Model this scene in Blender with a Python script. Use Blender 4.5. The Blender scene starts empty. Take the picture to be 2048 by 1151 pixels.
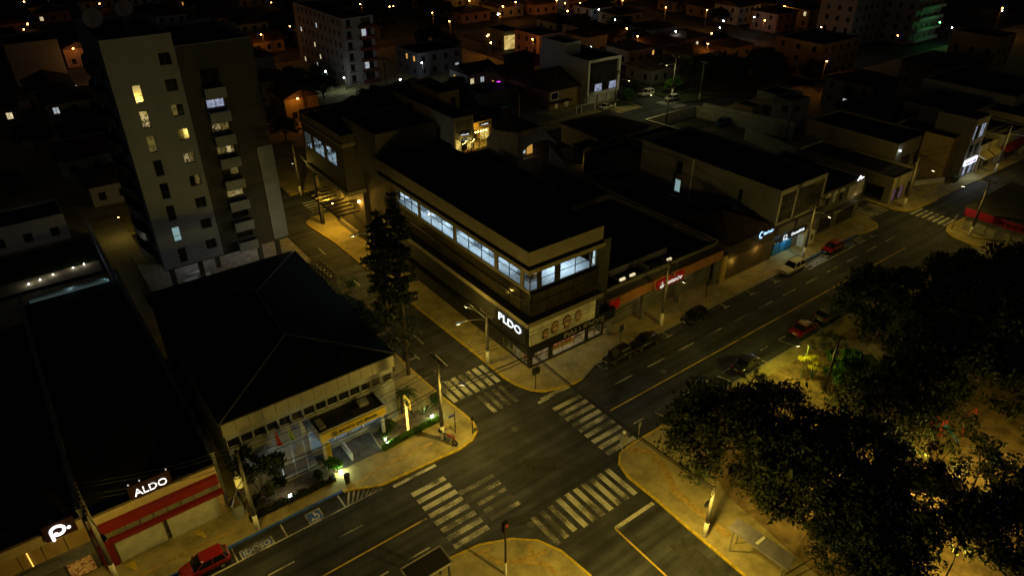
import bpy, math, random
import numpy as np
from mathutils import Vector, Matrix
random.seed(11)
K = 1.2                      # survey unit in metres
sc = bpy.context.scene
C = sc.collection
R = math.radians

# ------------------------------------------------------------------ camera, sky, moon, exposure
cam = bpy.data.objects.new('camera', bpy.data.cameras.new('camera'))
C.objects.link(cam)
cam.location = (0, 0, 42*K)
cam.rotation_euler = (R(90-31.2), 0, R(-36.9))
cam.data.sensor_width = 36
cam.data.lens = 36*1400/2048
cam.data.clip_end = 3000
sc.camera = cam
wd = bpy.data.worlds.new('World'); sc.world = wd; wd.use_nodes = True
wn = wd.node_tree.nodes; wl = wd.node_tree.links
sky = wn.new('ShaderNodeTexSky'); sky.sky_type = 'NISHITA'; sky.sun_disc = False
sky.sun_elevation = R(25); sky.sun_rotation = R(200); sky.dust_density = 4
bg = wn['Background']; bg.inputs['Strength'].default_value = 0.0013
wl.new(sky.outputs[0], bg.inputs['Color'])
sun = bpy.data.lights.new('moon', 'SUN'); sun.energy = 0.0015; sun.angle = R(0.5); sun.color = (0.9, 0.93, 1)
so = bpy.data.objects.new('moon', sun); C.objects.link(so); so.rotation_euler = (R(65), 0, R(20))
vs = sc.view_settings
vs.view_transform = 'Standard'; vs.look = 'None'; vs.exposure = 0; vs.gamma = 1; vs.use_curve_mapping = False
sc.cycles.use_denoising = True
sc.cycles.use_light_tree = True
sc.cycles.sample_clamp_indirect = 2.0
sc.cycles.max_bounces = 5
sc.cycles.caustics_reflective = False; sc.cycles.caustics_refractive = False

SOD = (1.0, .70, .11); ORG = (1.0, .36, .05); COOL = (.62, .85, 1.0); WARM = (1.0, .74, .36); WHT = (1, .95, .85)

# ------------------------------------------------------------------ materials
MATS = {}
def mat(name, col, rough=.8, var=.18, scale=1.5, bump=0., bscale=12., metal=0., spec=.3, coat=0., col2=None, thr=None):
    if name in MATS: return MATS[name]
    m = bpy.data.materials.new(name); m.use_nodes = True
    nt = m.node_tree; n = nt.nodes; l = nt.links; b = n['Principled BSDF']
    tc = n.new('ShaderNodeTexCoord')
    ns = n.new('ShaderNodeTexNoise'); ns.inputs['Scale'].default_value = scale; ns.inputs['Detail'].default_value = 6; ns.inputs['Roughness'].default_value = .65
    l.new(tc.outputs['Object'], ns.inputs['Vector'])
    rp = n.new('ShaderNodeValToRGB')
    a = [max(0, c*(1-var*1.6)) for c in col]; z = [c*(1+var) for c in (col2 or col)]
    t0, t1 = thr or (.3, .7)
    rp.color_ramp.elements[0].position = t0; rp.color_ramp.elements[1].position = t1
    rp.color_ramp.elements[0].color = (*a, 1); rp.color_ramp.elements[1].color = (*z, 1)
    l.new(ns.outputs['Fac'], rp.inputs['Fac'])
    l.new(rp.outputs['Color'], b.inputs['Base Color'])
    b.inputs['Roughness'].default_value = rough; b.inputs['Metallic'].default_value = metal
    b.inputs['Specular IOR Level'].default_value = spec
    if coat: b.inputs['Coat Weight'].default_value = coat
    if bump:
        n2 = n.new('ShaderNodeTexNoise'); n2.inputs['Scale'].default_value = bscale; n2.inputs['Detail'].default_value = 4
        l.new(tc.outputs['Object'], n2.inputs['Vector'])
        bp = n.new('ShaderNodeBump'); bp.inputs['Strength'].default_value = bump; bp.inputs['Distance'].default_value = .04
        l.new(n2.outputs['Fac'], bp.inputs['Height']); l.new(bp.outputs['Normal'], b.inputs['Normal'])
    MATS[name] = m
    return m

def emi(name, col, s):
    if name in MATS: return MATS[name]
    m = bpy.data.materials.new(name); m.use_nodes = True
    b = m.node_tree.nodes['Principled BSDF']
    b.inputs['Base Color'].default_value = (*[c*.5 for c in col], 1)
    b.inputs['Emission Color'].default_value = (*col, 1); b.inputs['Emission Strength'].default_value = s
    MATS[name] = m
    return m

def lit(name, col, s, col2, scale=1.2, t0=.35, t1=.6):
    """a lit window: uneven light of the room behind it"""
    if name in MATS: return MATS[name]
    m = bpy.data.materials.new(name); m.use_nodes = True
    n = m.node_tree.nodes; l = m.node_tree.links; b = n['Principled BSDF']
    tc = n.new('ShaderNodeTexCoord'); ns = n.new('ShaderNodeTexNoise'); ns.inputs['Scale'].default_value = scale; ns.inputs['Detail'].default_value = 3; ns.inputs['Distortion'].default_value = 1.2
    l.new(tc.outputs['Object'], ns.inputs['Vector'])
    rp = n.new('ShaderNodeValToRGB'); rp.color_ramp.elements[0].position = t0; rp.color_ramp.elements[1].position = t1
    rp.color_ramp.elements[0].color = (*col2, 1); rp.color_ramp.elements[1].color = (*col, 1)
    l.new(ns.outputs['Fac'], rp.inputs['Fac']); l.new(rp.outputs['Color'], b.inputs['Emission Color'])
    b.inputs['Emission Strength'].default_value = s; b.inputs['Base Color'].default_value = (.03, .03, .03, 1); b.inputs['Roughness'].default_value = .1
    MATS[name] = m
    return m

def worn(name, paint, base, amount=.5):
    """paint on asphalt with the wear of tyres"""
    if name in MATS: return MATS[name]
    m = bpy.data.materials.new(name); m.use_nodes = True
    n = m.node_tree.nodes; l = m.node_tree.links; b = n['Principled BSDF']
    tc = n.new('ShaderNodeTexCoord')
    a = n.new('ShaderNodeTexNoise'); a.inputs['Scale'].default_value = 9; a.inputs['Detail'].default_value = 8; a.inputs['Roughness'].default_value = .75
    c = n.new('ShaderNodeTexNoise'); c.inputs['Scale'].default_value = .45; c.inputs['Detail'].default_value = 3
    geo = n.new('ShaderNodeNewGeometry')
    l.new(geo.outputs['Position'], a.inputs['Vector']); l.new(geo.outputs['Position'], c.inputs['Vector'])
    ad = n.new('ShaderNodeMath'); ad.operation = 'ADD'; l.new(a.outputs['Fac'], ad.inputs[0]); l.new(c.outputs['Fac'], ad.inputs[1])
    rp = n.new('ShaderNodeValToRGB'); rp.color_ramp.elements[0].position = .78+amount*.1; rp.color_ramp.elements[1].position = 1.02+amount*.12
    rp.color_ramp.elements[0].color = (*paint, 1); rp.color_ramp.elements[1].color = (*base, 1)
    rp.color_ramp.interpolation = 'EASE'
    rp.color_ramp.elements[0].position = .5+.38*(1-amount); rp.color_ramp.elements[1].position = .66+.42*(1-amount)
    h = n.new('ShaderNodeMath'); h.operation = 'MULTIPLY'; h.inputs[1].default_value = .75; l.new(ad.outputs[0], h.inputs[0])
    l.new(h.outputs[0], rp.inputs['Fac']); l.new(rp.outputs['Color'], b.inputs['Base Color'])
    b.inputs['Roughness'].default_value = .75
    MATS[name] = m
    return m

def glass(name, tint=(1, 1, 1)):
    if name in MATS: return MATS[name]
    m = bpy.data.materials.new(name); m.use_nodes = True
    n = m.node_tree.nodes; l = m.node_tree.links; n.remove(n['Principled BSDF'])
    t = n.new('ShaderNodeBsdfTransparent'); t.inputs['Color'].default_value = (*tint, 1)
    g = n.new('ShaderNodeBsdfGlossy'); g.inputs['Roughness'].default_value = .02
    lw = n.new('ShaderNodeLayerWeight'); lw.inputs['Blend'].default_value = .5
    pw_ = n.new('ShaderNodeMath'); pw_.operation = 'POWER'; pw_.inputs[1].default_value = 5; l.new(lw.outputs['Facing'], pw_.inputs[0])
    ma = n.new('ShaderNodeMath'); ma.operation = 'MULTIPLY_ADD'; ma.inputs[1].default_value = .8; ma.inputs[2].default_value = .035; l.new(pw_.outputs[0], ma.inputs[0])
    mx = n.new('ShaderNodeMixShader'); l.new(ma.outputs[0], mx.inputs[0]); l.new(t.outputs[0], mx.inputs[1]); l.new(g.outputs[0], mx.inputs[2])
    l.new(mx.outputs[0], n['Material Output'].inputs['Surface'])
    MATS[name] = m
    return m

def leafmat(name, col, trans=.35):
    if name in MATS: return MATS[name]
    m = mat(name, col, rough=.6, var=.45, scale=.9, spec=.2)
    n = m.node_tree.nodes; l = m.node_tree.links; b = n['Principled BSDF']
    t = n.new('ShaderNodeBsdfTranslucent'); t.inputs['Color'].default_value = (col[0]*1.3, col[1]*1.5, col[2]*.6, 1)
    mx = n.new('ShaderNodeMixShader'); mx.inputs[0].default_value = trans
    l.new(b.outputs[0], mx.inputs[1]); l.new(t.outputs[0], mx.inputs[2]); l.new(mx.outputs[0], n['Material Output'].inputs['Surface'])
    return m

ASPH = mat('asphalt', (.034, .036, .044), rough=.8, var=.35, scale=.35, bump=.25, bscale=30, spec=.35)
def streaks(m, sx, sy, amt):
    n = m.node_tree.nodes; l = m.node_tree.links; b = n['Principled BSDF']; src = b.inputs['Base Color'].links[0].from_socket
    tc = n.new('ShaderNodeTexCoord'); mp = n.new('ShaderNodeMapping'); mp.inputs['Scale'].default_value = (sx, sy, 1); l.new(tc.outputs['Object'], mp.inputs['Vector'])
    ns = n.new('ShaderNodeTexNoise'); ns.inputs['Scale'].default_value = 1; ns.inputs['Detail'].default_value = 5; l.new(mp.outputs[0], ns.inputs['Vector'])
    mr = n.new('ShaderNodeMapRange'); mr.inputs[1].default_value = .35; mr.inputs[2].default_value = .65; mr.inputs[3].default_value = 1-amt; mr.inputs[4].default_value = 1+amt; l.new(ns.outputs['Fac'], mr.inputs[0])
    mx = n.new('ShaderNodeMix'); mx.data_type = 'RGBA'; mx.blend_type = 'MULTIPLY'; mx.inputs[0].default_value = 1; l.new(src, mx.inputs[6]); l.new(mr.outputs[0], mx.inputs[7]); l.new(mx.outputs[2], b.inputs['Base Color'])
    return m
streaks(ASPH, .035, .9, .5)
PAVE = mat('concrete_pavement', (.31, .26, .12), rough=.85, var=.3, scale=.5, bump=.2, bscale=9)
SOIL = mat('park_soil', (.20, .14, .06), rough=.95, var=.4, scale=.8, bump=.4, bscale=5)
DIRT = mat('dark_ground', (.03, .028, .02), rough=.95, var=.4, scale=.1, bump=.3, bscale=4)
GRASS = mat('grass', (.03, .05, .014), rough=.95, var=.45, scale=2.5, bump=.6, bscale=14)
KERB = mat('kerb_yellow_paint', (.50, .36, .03), rough=.7, var=.3, scale=2.5)
KBLUE = mat('kerb_blue_paint', (.04, .11, .50), rough=.7, var=.3, scale=2.5)
TACT = mat('ochre_tactile_paving', (.36, .25, .07), rough=.85, var=.3, scale=2.5)
WPAINT = worn('worn_white_paint', (.46, .45, .41), (.055, .054, .052), .52)
WPAINT2 = worn('nearly_gone_white_paint', (.42, .41, .37), (.05, .049, .047), .78)
YPAINT = worn('worn_yellow_paint', (.52, .36, .04), (.06, .055, .05), .4)
BPAINT = worn('worn_blue_paint', (.04, .11, .55), (.05, .05, .055), .35)
ROOFD = mat('dark_roof_sheet', (.035, .035, .04), rough=.9, var=.3, scale=.6, spec=.1)
ROOFM = mat('dark_metal_roof', (.022, .022, .024), rough=.75, var=.3, scale=.5, spec=.12)
TILE = mat('clay_tile_roof', (.07, .045, .035), rough=.9, var=.4, scale=1.6, bump=.5, bscale=8, spec=.1)
CONC = mat('pole_concrete', (.13, .12, .105), rough=.9, var=.2, scale=3)
WHITEP = mat('white_pole_paint', (.66, .64, .58), rough=.7, var=.15, scale=4)
DARKM = mat('dark_painted_metal', (.02, .02, .022), rough=.5, var=.2)
STEEL = mat('galvanised_steel', (.30, .30, .30), rough=.5, var=.2, metal=.6)
RUBBER = mat('tyre_rubber', (.015, .015, .015), rough=.9, var=.1)
GDARK = mat('dark_window_glass', (.012, .013, .015), rough=.06, var=.1, spec=.7)
FRAMEW = mat('white_window_frame', (.62, .62, .6), rough=.5, var=.1)
FRAMED = mat('dark_window_frame', (.03, .03, .033), rough=.5, var=.1)
GCLEAR = glass('clear_glass', (.88, .94, .96))

# ------------------------------------------------------------------ mesh helpers
ORGN = {}
class MB:
    def __init__(s): s.v = []; s.f = []
    def add(s, pts):
        i = len(s.v); s.v += [tuple(p) for p in pts]; s.f.append(tuple(range(i, i+len(pts)))); return s
    def box(s, x0, x1, y0, y1, z0, z1):
        i = len(s.v)
        s.v += [(x0,y0,z0),(x1,y0,z0),(x1,y1,z0),(x0,y1,z0),(x0,y0,z1),(x1,y0,z1),(x1,y1,z1),(x0,y1,z1)]
        s.f += [tuple(i+k for k in q) for q in ((3,2,1,0),(4,5,6,7),(0,1,5,4),(1,2,6,5),(2,3,7,6),(3,0,4,7))]
        return s
    def prism(s, pts, z0, z1):
        i = len(s.v); n = len(pts)
        s.v += [(p[0],p[1],z0) for p in pts] + [(p[0],p[1],z1) for p in pts]
        s.f.append(tuple(i+n+k for k in range(n))); s.f.append(tuple(i+n-1-k for k in range(n)))
        for k in range(n): s.f.append((i+k, i+(k+1) % n, i+n+(k+1) % n, i+n+k))
        return s
    def extr(s, pts, d):
        """closed solid from a planar polygon pushed along d"""
        i = len(s.v); n = len(pts); d = Vector(d)
        s.v += [tuple(p) for p in pts] + [tuple(Vector(p)+d) for p in pts]
        s.f.append(tuple(i+k for k in range(n))); s.f.append(tuple(i+2*n-1-k for k in range(n)))
        for k in range(n): s.f.append((i+(k+1) % n, i+k, i+n+k, i+n+(k+1) % n))
        return s
    def tube(s, p, q, r0, r1=None, n=8):
        r1 = r0 if r1 is None else r1
        p, q = Vector(p), Vector(q); d = (q-p)
        if d.length < 1e-6: return s
        d.normalize()
        a = d.orthogonal().normalized(); b = d.cross(a)
        i = len(s.v)
        for c, r in ((p, r0), (q, r1)):
            for k in range(n):
                t = 2*math.pi*k/n; s.v.append(tuple(c+a*(r*math.cos(t))+b*(r*math.sin(t))))
        for k in range(n): s.f.append((i+k, i+(k+1) % n, i+n+(k+1) % n, i+n+k))
        s.f.append(tuple(i+n-1-k for k in range(n))); s.f.append(tuple(i+n+k for k in range(n)))
        return s
    def path(s, pts, r, n=5, r1=None):
        m = len(pts)-1
        for k in range(m):
            a = r if r1 is None else r+(r1-r)*k/m; b = r if r1 is None else r+(r1-r)*(k+1)/m
            s.tube(pts[k], pts[k+1], a, b, n)
        return s
    def ball(s, c, r, n=10, m=6, sz=1.):
        i = len(s.v)
        for j in range(m+1):
            ph = math.pi*j/m
            for k in range(n):
                t = 2*math.pi*k/n
                s.v.append((c[0]+r*math.sin(ph)*math.cos(t), c[1]+r*math.sin(ph)*math.sin(t), c[2]+r*sz*math.cos(ph)))
        for j in range(m):
            for k in range(n):
                s.f.append((i+j*n+k, i+(j+1)*n+k, i+(j+1)*n+(k+1) % n, i+j*n+(k+1) % n))
        return s
    def build(s, name, m, parent=None, smooth=False, k=K, org=None):
        o = org
        if o is None:
            q = parent
            while q is not None and q.name not in ORGN: q = q.parent
            o = ORGN[q.name] if q is not None else (0, 0, 0)
        me = bpy.data.meshes.new(name)
        me.from_pydata([((a-o[0])*k, (b-o[1])*k, (c-o[2])*k) for a, b, c in s.v], [], s.f)
        me.update()
        if smooth: me.polygons.foreach_set('use_smooth', [True]*len(me.polygons))
        me.materials.append(m)
        ob = bpy.data.objects.new(name, me); C.objects.link(ob); ob.parent = parent
        return ob

def tag(o, label=None, cat=None, group=None, kind=None):
    if label: o['label'] = label
    if cat: o['category'] = cat
    if group: o['group'] = group
    if kind: o['kind'] = kind
    return o
def root(name, label, cat, x, y, z=0., group=None, rz=0., local=False):
    o = bpy.data.objects.new(name, None); C.objects.link(o)
    o.location = (x*K, y*K, z*K); o.rotation_euler = (0, 0, rz); o.empty_display_size = .2
    ORGN[o.name] = (0, 0, 0) if local else (x, y, z)
    return tag(o, label, cat, group)
def dup(r, x, y, z=0., rz=0., label=None, group=None, scale=None):
    def cp(o, par):
        c = o.copy(); C.objects.link(c); c.parent = par
        for ch in list(o.children): cp(ch, c)
        return c
    c = cp(r, None); c.location = (x*K, y*K, z*K); c.rotation_euler = (0, 0, rz)
    if scale: c.scale = (scale,)*3 if not isinstance(scale, tuple) else scale
    if label: c['label'] = label
    if group: c['group'] = group
    return c
def struct(o): o['kind'] = 'structure'; return o
def light(parent, p, w, col, rad=.12, kind='POINT', aim=None, cone=120, blend=.6):
    l = bpy.data.lights.new('lamp_light', kind); l.energy = w; l.color = col
    if kind in ('POINT', 'SPOT'): l.shadow_soft_size = rad
    if kind == 'SPOT': l.spot_size = R(cone); l.spot_blend = blend
    o = bpy.data.objects.new('lamp_light', l); C.objects.link(o); o.parent = parent
    q = parent
    while q is not None and q.name not in ORGN: q = q.parent
    g = ORGN[q.name] if q is not None else (0, 0, 0)
    o.location = [(a-b)*K for a, b in zip(p, g)]
    if aim is not None:
        o.rotation_euler = (Vector(aim)-Vector(p)).to_track_quat('-Z', 'Y').to_euler()
    return o

def facade(parent, p0, p1, z0, z1, holes, m, depth=.14, name='wall'):
    L = math.hypot(p1[0]-p0[0], p1[1]-p0[1]); d = ((p1[0]-p0[0])/L, (p1[1]-p0[1])/L); n = (d[1], -d[0])
    P = lambda u, z, o=0: (p0[0]+d[0]*u+n[0]*o, p0[1]+d[1]*u+n[1]*o, z)
    us = sorted({0, L} | {h[0] for h in holes} | {h[1] for h in holes}); zs = sorted({z0, z1} | {h[2] for h in holes} | {h[3] for h in holes})
    b = MB()
    for i in range(len(us)-1):
        for j in range(len(zs)-1):
            cu, cz = (us[i]+us[i+1])/2, (zs[j]+zs[j+1])/2
            if any(h[0] < cu < h[1] and h[2] < cz < h[3] for h in holes): continue
            b.add([P(us[i], zs[j]), P(us[i+1], zs[j]), P(us[i+1], zs[j+1]), P(us[i], zs[j+1])])
    for h in holes:
        for a, c in (((h[0], h[2]), (h[1], h[2])), ((h[1], h[2]), (h[1], h[3])), ((h[1], h[3]), (h[0], h[3])), ((h[0], h[3]), (h[0], h[2]))):
            b.add([P(*a), P(*a, -depth), P(*c, -depth), P(*c)])
    return b.build(name, m, parent)

def window(parent, p0, p1, h, depth=.14, fm=None, pm=None, nx=2, nz=1, fw=.05, name='window', zsplit=None):
    fm = fm or FRAMED; pm = pm or GDARK
    L = math.hypot(p1[0]-p0[0], p1[1]-p0[1]); d = ((p1[0]-p0[0])/L, (p1[1]-p0[1])/L); n = (d[1], -d[0])
    def bar(b, u0, u1, z0, z1, o0, o1):
        pts = [(p0[0]+d[0]*u+n[0]*o, p0[1]+d[1]*u+n[1]*o) for u, o in ((u0, o1), (u1, o1), (u1, o0), (u0, o0))]
        b.prism(pts, z0, z1)
    u0, u1, z0, z1 = h
    us = [u0+(u1-u0)*k/nx for k in range(nx+1)]
    zs = [z0, *[z0+(z1-z0)*t for t in zsplit], z1] if zsplit else [z0+(z1-z0)*k/nz for k in range(nz+1)]
    b = MB(); o0, o1 = -depth-.01, -depth+.05
    for k, u in enumerate(us):
        a = u if k == 0 else u-fw/2; c = u if k == len(us)-1 else u+fw/2
        if k == 0: c = u+fw
        if k == len(us)-1: a = u-fw
        bar(b, a, c, z0, z1, o0, o1)
    for k, z in enumerate(zs):
        a = z-fw/2; c = z+fw/2
        if k == 0: a, c = z, z+fw
        if k == len(zs)-1: a, c = z-fw, z
        bar(b, u0+fw, u1-fw, a, c, o0+.004, o1-.004)
    w = b.build(name, fm, parent)
    i = 0
    for a in range(len(us)-1):
        for c in range(len(zs)-1):
            q = MB(); bar(q, us[a]+fw*.4, us[a+1]-fw*.4, zs[c]+fw*.4, zs[c+1]-fw*.4, -depth+.005, -depth+.02)
            q.build('pane', pm[i % len(pm)] if isinstance(pm, (list, tuple)) else pm, w); i += 1
    return w

def shell(r, x0, x1, y0, y1, z0, z1, m, S=(), W=(), depth=.14, roofm=None, lip=.3, cop=True, copm=None, fm=None, pm=None, nx=2, nz=1, mN=None):
    """four walls with real openings to the south and west, a roof slab and a coping"""
    hs = [(a-x0, b-x0, c, d) for a, b, c, d, *_ in S]; hw = [(y1-b, y1-a, c, d) for a, b, c, d, *_ in W]
    facade(r, (x0, y0), (x1, y0), z0, z1, hs, m, depth); facade(r, (x0, y1), (x0, y0), z0, z1, hw, m, depth)
    MB().add([(x1,y0,z0),(x1,y1,z0),(x1,y1,z1),(x1,y0,z1)]).add([(x1,y1,z0),(x0,y1,z0),(x0,y1,z1),(x1,y1,z1)]).build('wall', mN or m, r)
    for h, src in zip(hs, S):
        o = src[4] if len(src) > 4 else {}
        if o is not None: window(r, (x0, y0), (x1, y0), h, depth, **{**dict(fm=fm, pm=pm, nx=nx, nz=nz), **o})
    for h, src in zip(hw, W):
        o = src[4] if len(src) > 4 else {}
        if o is not None: window(r, (x0, y1), (x0, y0), h, depth, **{**dict(fm=fm, pm=pm, nx=nx, nz=nz), **o})
    if roofm: MB().box(x0+.02, x1-.02, y0+.02, y1-.02, z1-lip-.15, z1-lip).build('roof', roofm, r)
    if cop: coping(r, x0, x1, y0, y1, z1, copm or m)
def coping(r, x0, x1, y0, y1, z, m, w=.2, h=.05, dn=.33):
    b = MB()
    b.box(x0-.03, x1+.03, y0-.03, y0+w, z-.01, z+h).box(x0-.03, x1+.03, y1-w, y1+.03, z-.01, z+h)
    b.box(x0-.03, x0+w, y0+w, y1-w, z-.01, z+h).box(x1-w, x1+.03, y0+w, y1-w, z-.01, z+h)
    b.box(x0+.03, x1-.03, y0+.03, y0+w-.02, z-dn, z-.01).box(x0+.03, x1-.03, y1-w+.02, y1-.03, z-dn, z-.01)
    b.box(x0+.03, x0+w-.02, y0+w, y1-w, z-dn, z-.01).box(x1-w+.02, x1-.03, y0+w, y1-w, z-dn, z-.01)
    return b.build('coping', m, r)
def hip(r, x0, x1, y0, y1, z, h, m, ov=.4, gable=False, axis='y', th=.12):
    x0 -= ov; x1 += ov; y0 -= ov; y1 += ov
    b = MB()
    w = (x1-x0) if axis == 'y' else (y1-y0)
    ins = 0 if gable else min(w/2, ((y1-y0) if axis == 'y' else (x1-x0))/2-.05)
    if axis == 'y': A, B = ((x0+x1)/2, y0+ins, z+h), ((x0+x1)/2, y1-ins, z+h)
    else: A, B = (x0+ins, (y0+y1)/2, z+h), (x1-ins, (y0+y1)/2, z+h)
    c = [(x0,y0,z),(x1,y0,z),(x1,y1,z),(x0,y1,z)]
    e = [(p[0],p[1],z-th) for p in c]
    if axis == 'y':
        b.add([c[0],c[1],A]).add([c[1],c[2],B,A]).add([c[2],c[3],B]).add([c[3],c[0],A,B])
    else:
        b.add([c[0],c[1],B,A]).add([c[1],c[2],B]).add([c[2],c[3],A,B]).add([c[3],c[0],A])
    for k in range(4): b.add([e[k], e[(k+1) % 4], c[(k+1) % 4], c[k]])
    b.add(e[::-1])
    return b.build('roof', m, r)

def text(parent, body, m, p, right, up, height=None, width=None, name='lettering', ext=.02, bold=False, align='CENTER'):
    cu = bpy.data.curves.new('t', 'FONT'); cu.body = body; cu.align_x = align; cu.extrude = .02; cu.resolution_u = 3
    if bold: cu.offset = .02
    ob = bpy.data.objects.new('t', cu); C.objects.link(ob)
    dg = bpy.context.evaluated_depsgraph_get(); dg.update()
    me = bpy.data.meshes.new_from_object(ob.evaluated_get(dg))
    vs_ = [v.co.copy() for v in me.vertices]; fs = [tuple(f.vertices) for f in me.polygons]
    bpy.data.objects.remove(ob); bpy.data.curves.remove(cu); bpy.data.meshes.remove(me)
    if not vs_: return None
    xs = [v.x for v in vs_]; ys = [v.y for v in vs_]
    cx, cy = (min(xs)+max(xs))/2, (min(ys)+max(ys))/2; wx, wy = max(xs)-min(xs), max(ys)-min(ys)
    sy = height/wy if height else width/wx; sx = width/wx if width else sy
    if height and not width: sx = sy
    right = Vector(right).normalized(); up = Vector(up).normalized(); nn = right.cross(up)
    b = MB(); p = Vector(p)
    for v in vs_: b.v.append(tuple(p+right*((v.x-cx)*sx)+up*((v.y-cy)*sy)+nn*(v.z/.02*ext+ext)))
    b.f = fs
    return b.build(name, m, parent)
def strokes(parent, m, p, right, up, width, height, n, name='lettering', seed=1, mats=None):
    """letter-like strokes for signs whose words cannot be read in the photograph"""
    rr = random.Random(seed); right = Vector(right); up = Vector(up); nn = right.cross(up); p = Vector(p)
    groups = {}
    for k in range(n):
        mm = mats[k % len(mats)] if mats else m; b = groups.setdefault(mm.name, (MB(), mm))[0]
        u = (k+.5)/n*width-width/2; w = width/n*.34; h = height*(1 if k == 0 else rr.choice((.6,.62,.95)))
        q = p+nn*.02; B = lambda a, c: tuple(q+right*a+up*c)
        t = height*.07
        b.tube(B(u-w,-height/2),B(u-w,-height/2+h),t,n=5)
        if rr.random() < .75: b.tube(B(u-w,-height/2+h),B(u+w,-height/2+h*.9),t,n=5)
        if rr.random() < .6: b.tube(B(u+w,-height/2+h*.9),B(u+w*.8,-height/2),t,n=5)
        if rr.random() < .5: b.tube(B(u-w,-height/2+h*.45),B(u+w,-height/2+h*.5),t,n=5)
    for b, mm in groups.values(): b.build(name, mm, parent)
def crossed(parent, m, p, right, up, s):
    right = Vector(right); up = Vector(up); nn = right.cross(up); p = Vector(p)+nn*.02; b = MB()
    for dx, dy in ((-.16,.0),(.16,.0)):
        c = [(-.28+dx,.1+dy),(.02+dx,.4+dy),(.3+dx,-.1+dy),(0+dx,-.4+dy)]
        for k in range(4):
            a, e = c[k], c[(k+1) % 4]; b.tube(p+right*a[0]*s+up*a[1]*s, p+right*e[0]*s+up*e[1]*s, .05*s, n=5)
    return b.build('emblem', m, parent)
FX = ((1, 0, 0), (0, 0, 1))      # lettering facing the main road (-Y)
FW = ((0, -1, 0), (0, 0, 1))     # lettering facing the side street (-X)

# ================================================================== THE SETTING
struct(MB().box(-900, 1200, -700, 1300, -1.0, -.06).build('ground', DIRT))
road = struct(MB().box(-90, 330, -20, 97, -.05, 0).build('road', ASPH))
for nm, (x0, x1, y0, y1) in dict(a=(24.6, 31.2, 96.9, 260), b=(106, 113, 96.9, 280), c=(-60, 300, 176, 183), d=(170, 176, 40, 176)).items():
    struct(MB().box(x0, x1, y0, y1, -.05, -.002).build('street', ASPH))

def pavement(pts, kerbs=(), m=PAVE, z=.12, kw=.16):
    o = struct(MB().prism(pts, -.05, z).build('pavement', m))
    for km, seg in kerbs:                              # kerb stones, a real step proud of the slab
        for a, c in zip(seg[:-1], seg[1:]):
            d = Vector((c[0]-a[0], c[1]-a[1], 0)); L = d.length; d.normalize(); nn = Vector((-d.y, d.x, 0))
            n = max(1, round(L/1.0))
            for k in range(n):
                p = Vector((a[0], a[1], 0))+d*(L*k/n+.006); q = Vector((a[0], a[1], 0))+d*(L*(k+1)/n-.006)
                if abs(p.x-45) > 62 or p.y > 92 and k % 2: continue
                MB().prism([(p-nn*.02)[:2], (q-nn*.02)[:2], (q+nn*kw)[:2], (p+nn*kw)[:2]], -.04, z+.012).build('kerb_stone', km, o, org=(0, 0, 0))
    return o
def arc(cx, cy, r, a0, a1, n=6): return [(cx+r*math.cos(R(a0+(a1-a0)*k/n)), cy+r*math.sin(R(a0+(a1-a0)*k/n))) for k in range(n+1)]
nwc = [(15.3,37.5),(22.4,37.1),(23.9,37.35),(24.9,38.1),(25.25,39.2),(25.2,40.6),(24.9,43.6)]
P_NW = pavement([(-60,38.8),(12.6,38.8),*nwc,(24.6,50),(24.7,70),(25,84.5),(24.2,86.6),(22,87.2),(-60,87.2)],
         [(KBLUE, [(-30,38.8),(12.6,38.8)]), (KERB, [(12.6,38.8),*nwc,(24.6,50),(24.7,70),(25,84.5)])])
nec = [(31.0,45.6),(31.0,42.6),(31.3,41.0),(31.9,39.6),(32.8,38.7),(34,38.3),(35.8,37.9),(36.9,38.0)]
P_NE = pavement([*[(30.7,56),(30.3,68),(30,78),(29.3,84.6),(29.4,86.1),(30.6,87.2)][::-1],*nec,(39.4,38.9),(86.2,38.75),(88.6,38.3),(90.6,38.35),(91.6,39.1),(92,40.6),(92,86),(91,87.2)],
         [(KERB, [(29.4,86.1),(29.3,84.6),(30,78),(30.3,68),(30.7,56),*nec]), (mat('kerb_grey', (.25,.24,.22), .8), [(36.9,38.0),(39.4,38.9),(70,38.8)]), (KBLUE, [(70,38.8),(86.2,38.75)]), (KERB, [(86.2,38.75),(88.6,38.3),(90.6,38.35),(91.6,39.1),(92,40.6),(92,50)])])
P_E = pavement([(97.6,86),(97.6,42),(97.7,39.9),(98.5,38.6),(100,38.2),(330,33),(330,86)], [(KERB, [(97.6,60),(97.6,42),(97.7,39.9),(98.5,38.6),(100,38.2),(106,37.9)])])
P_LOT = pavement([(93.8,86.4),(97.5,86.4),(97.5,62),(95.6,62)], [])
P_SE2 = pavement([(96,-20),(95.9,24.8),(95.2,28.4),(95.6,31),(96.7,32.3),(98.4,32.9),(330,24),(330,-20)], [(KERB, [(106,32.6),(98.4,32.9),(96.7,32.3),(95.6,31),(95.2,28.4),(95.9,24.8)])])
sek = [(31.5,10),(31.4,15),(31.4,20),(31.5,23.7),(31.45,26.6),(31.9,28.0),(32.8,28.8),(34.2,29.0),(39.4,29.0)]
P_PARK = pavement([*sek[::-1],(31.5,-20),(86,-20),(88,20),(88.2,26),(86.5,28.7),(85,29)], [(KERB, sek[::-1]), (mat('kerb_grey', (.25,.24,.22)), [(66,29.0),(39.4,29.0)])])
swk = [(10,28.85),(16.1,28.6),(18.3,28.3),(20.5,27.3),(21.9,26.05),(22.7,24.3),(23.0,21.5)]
P_SW = pavement([*swk[::-1],(-60,28.9),(-60,-20),(23.1,-20)], [(KERB, swk[::-1])])
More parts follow.
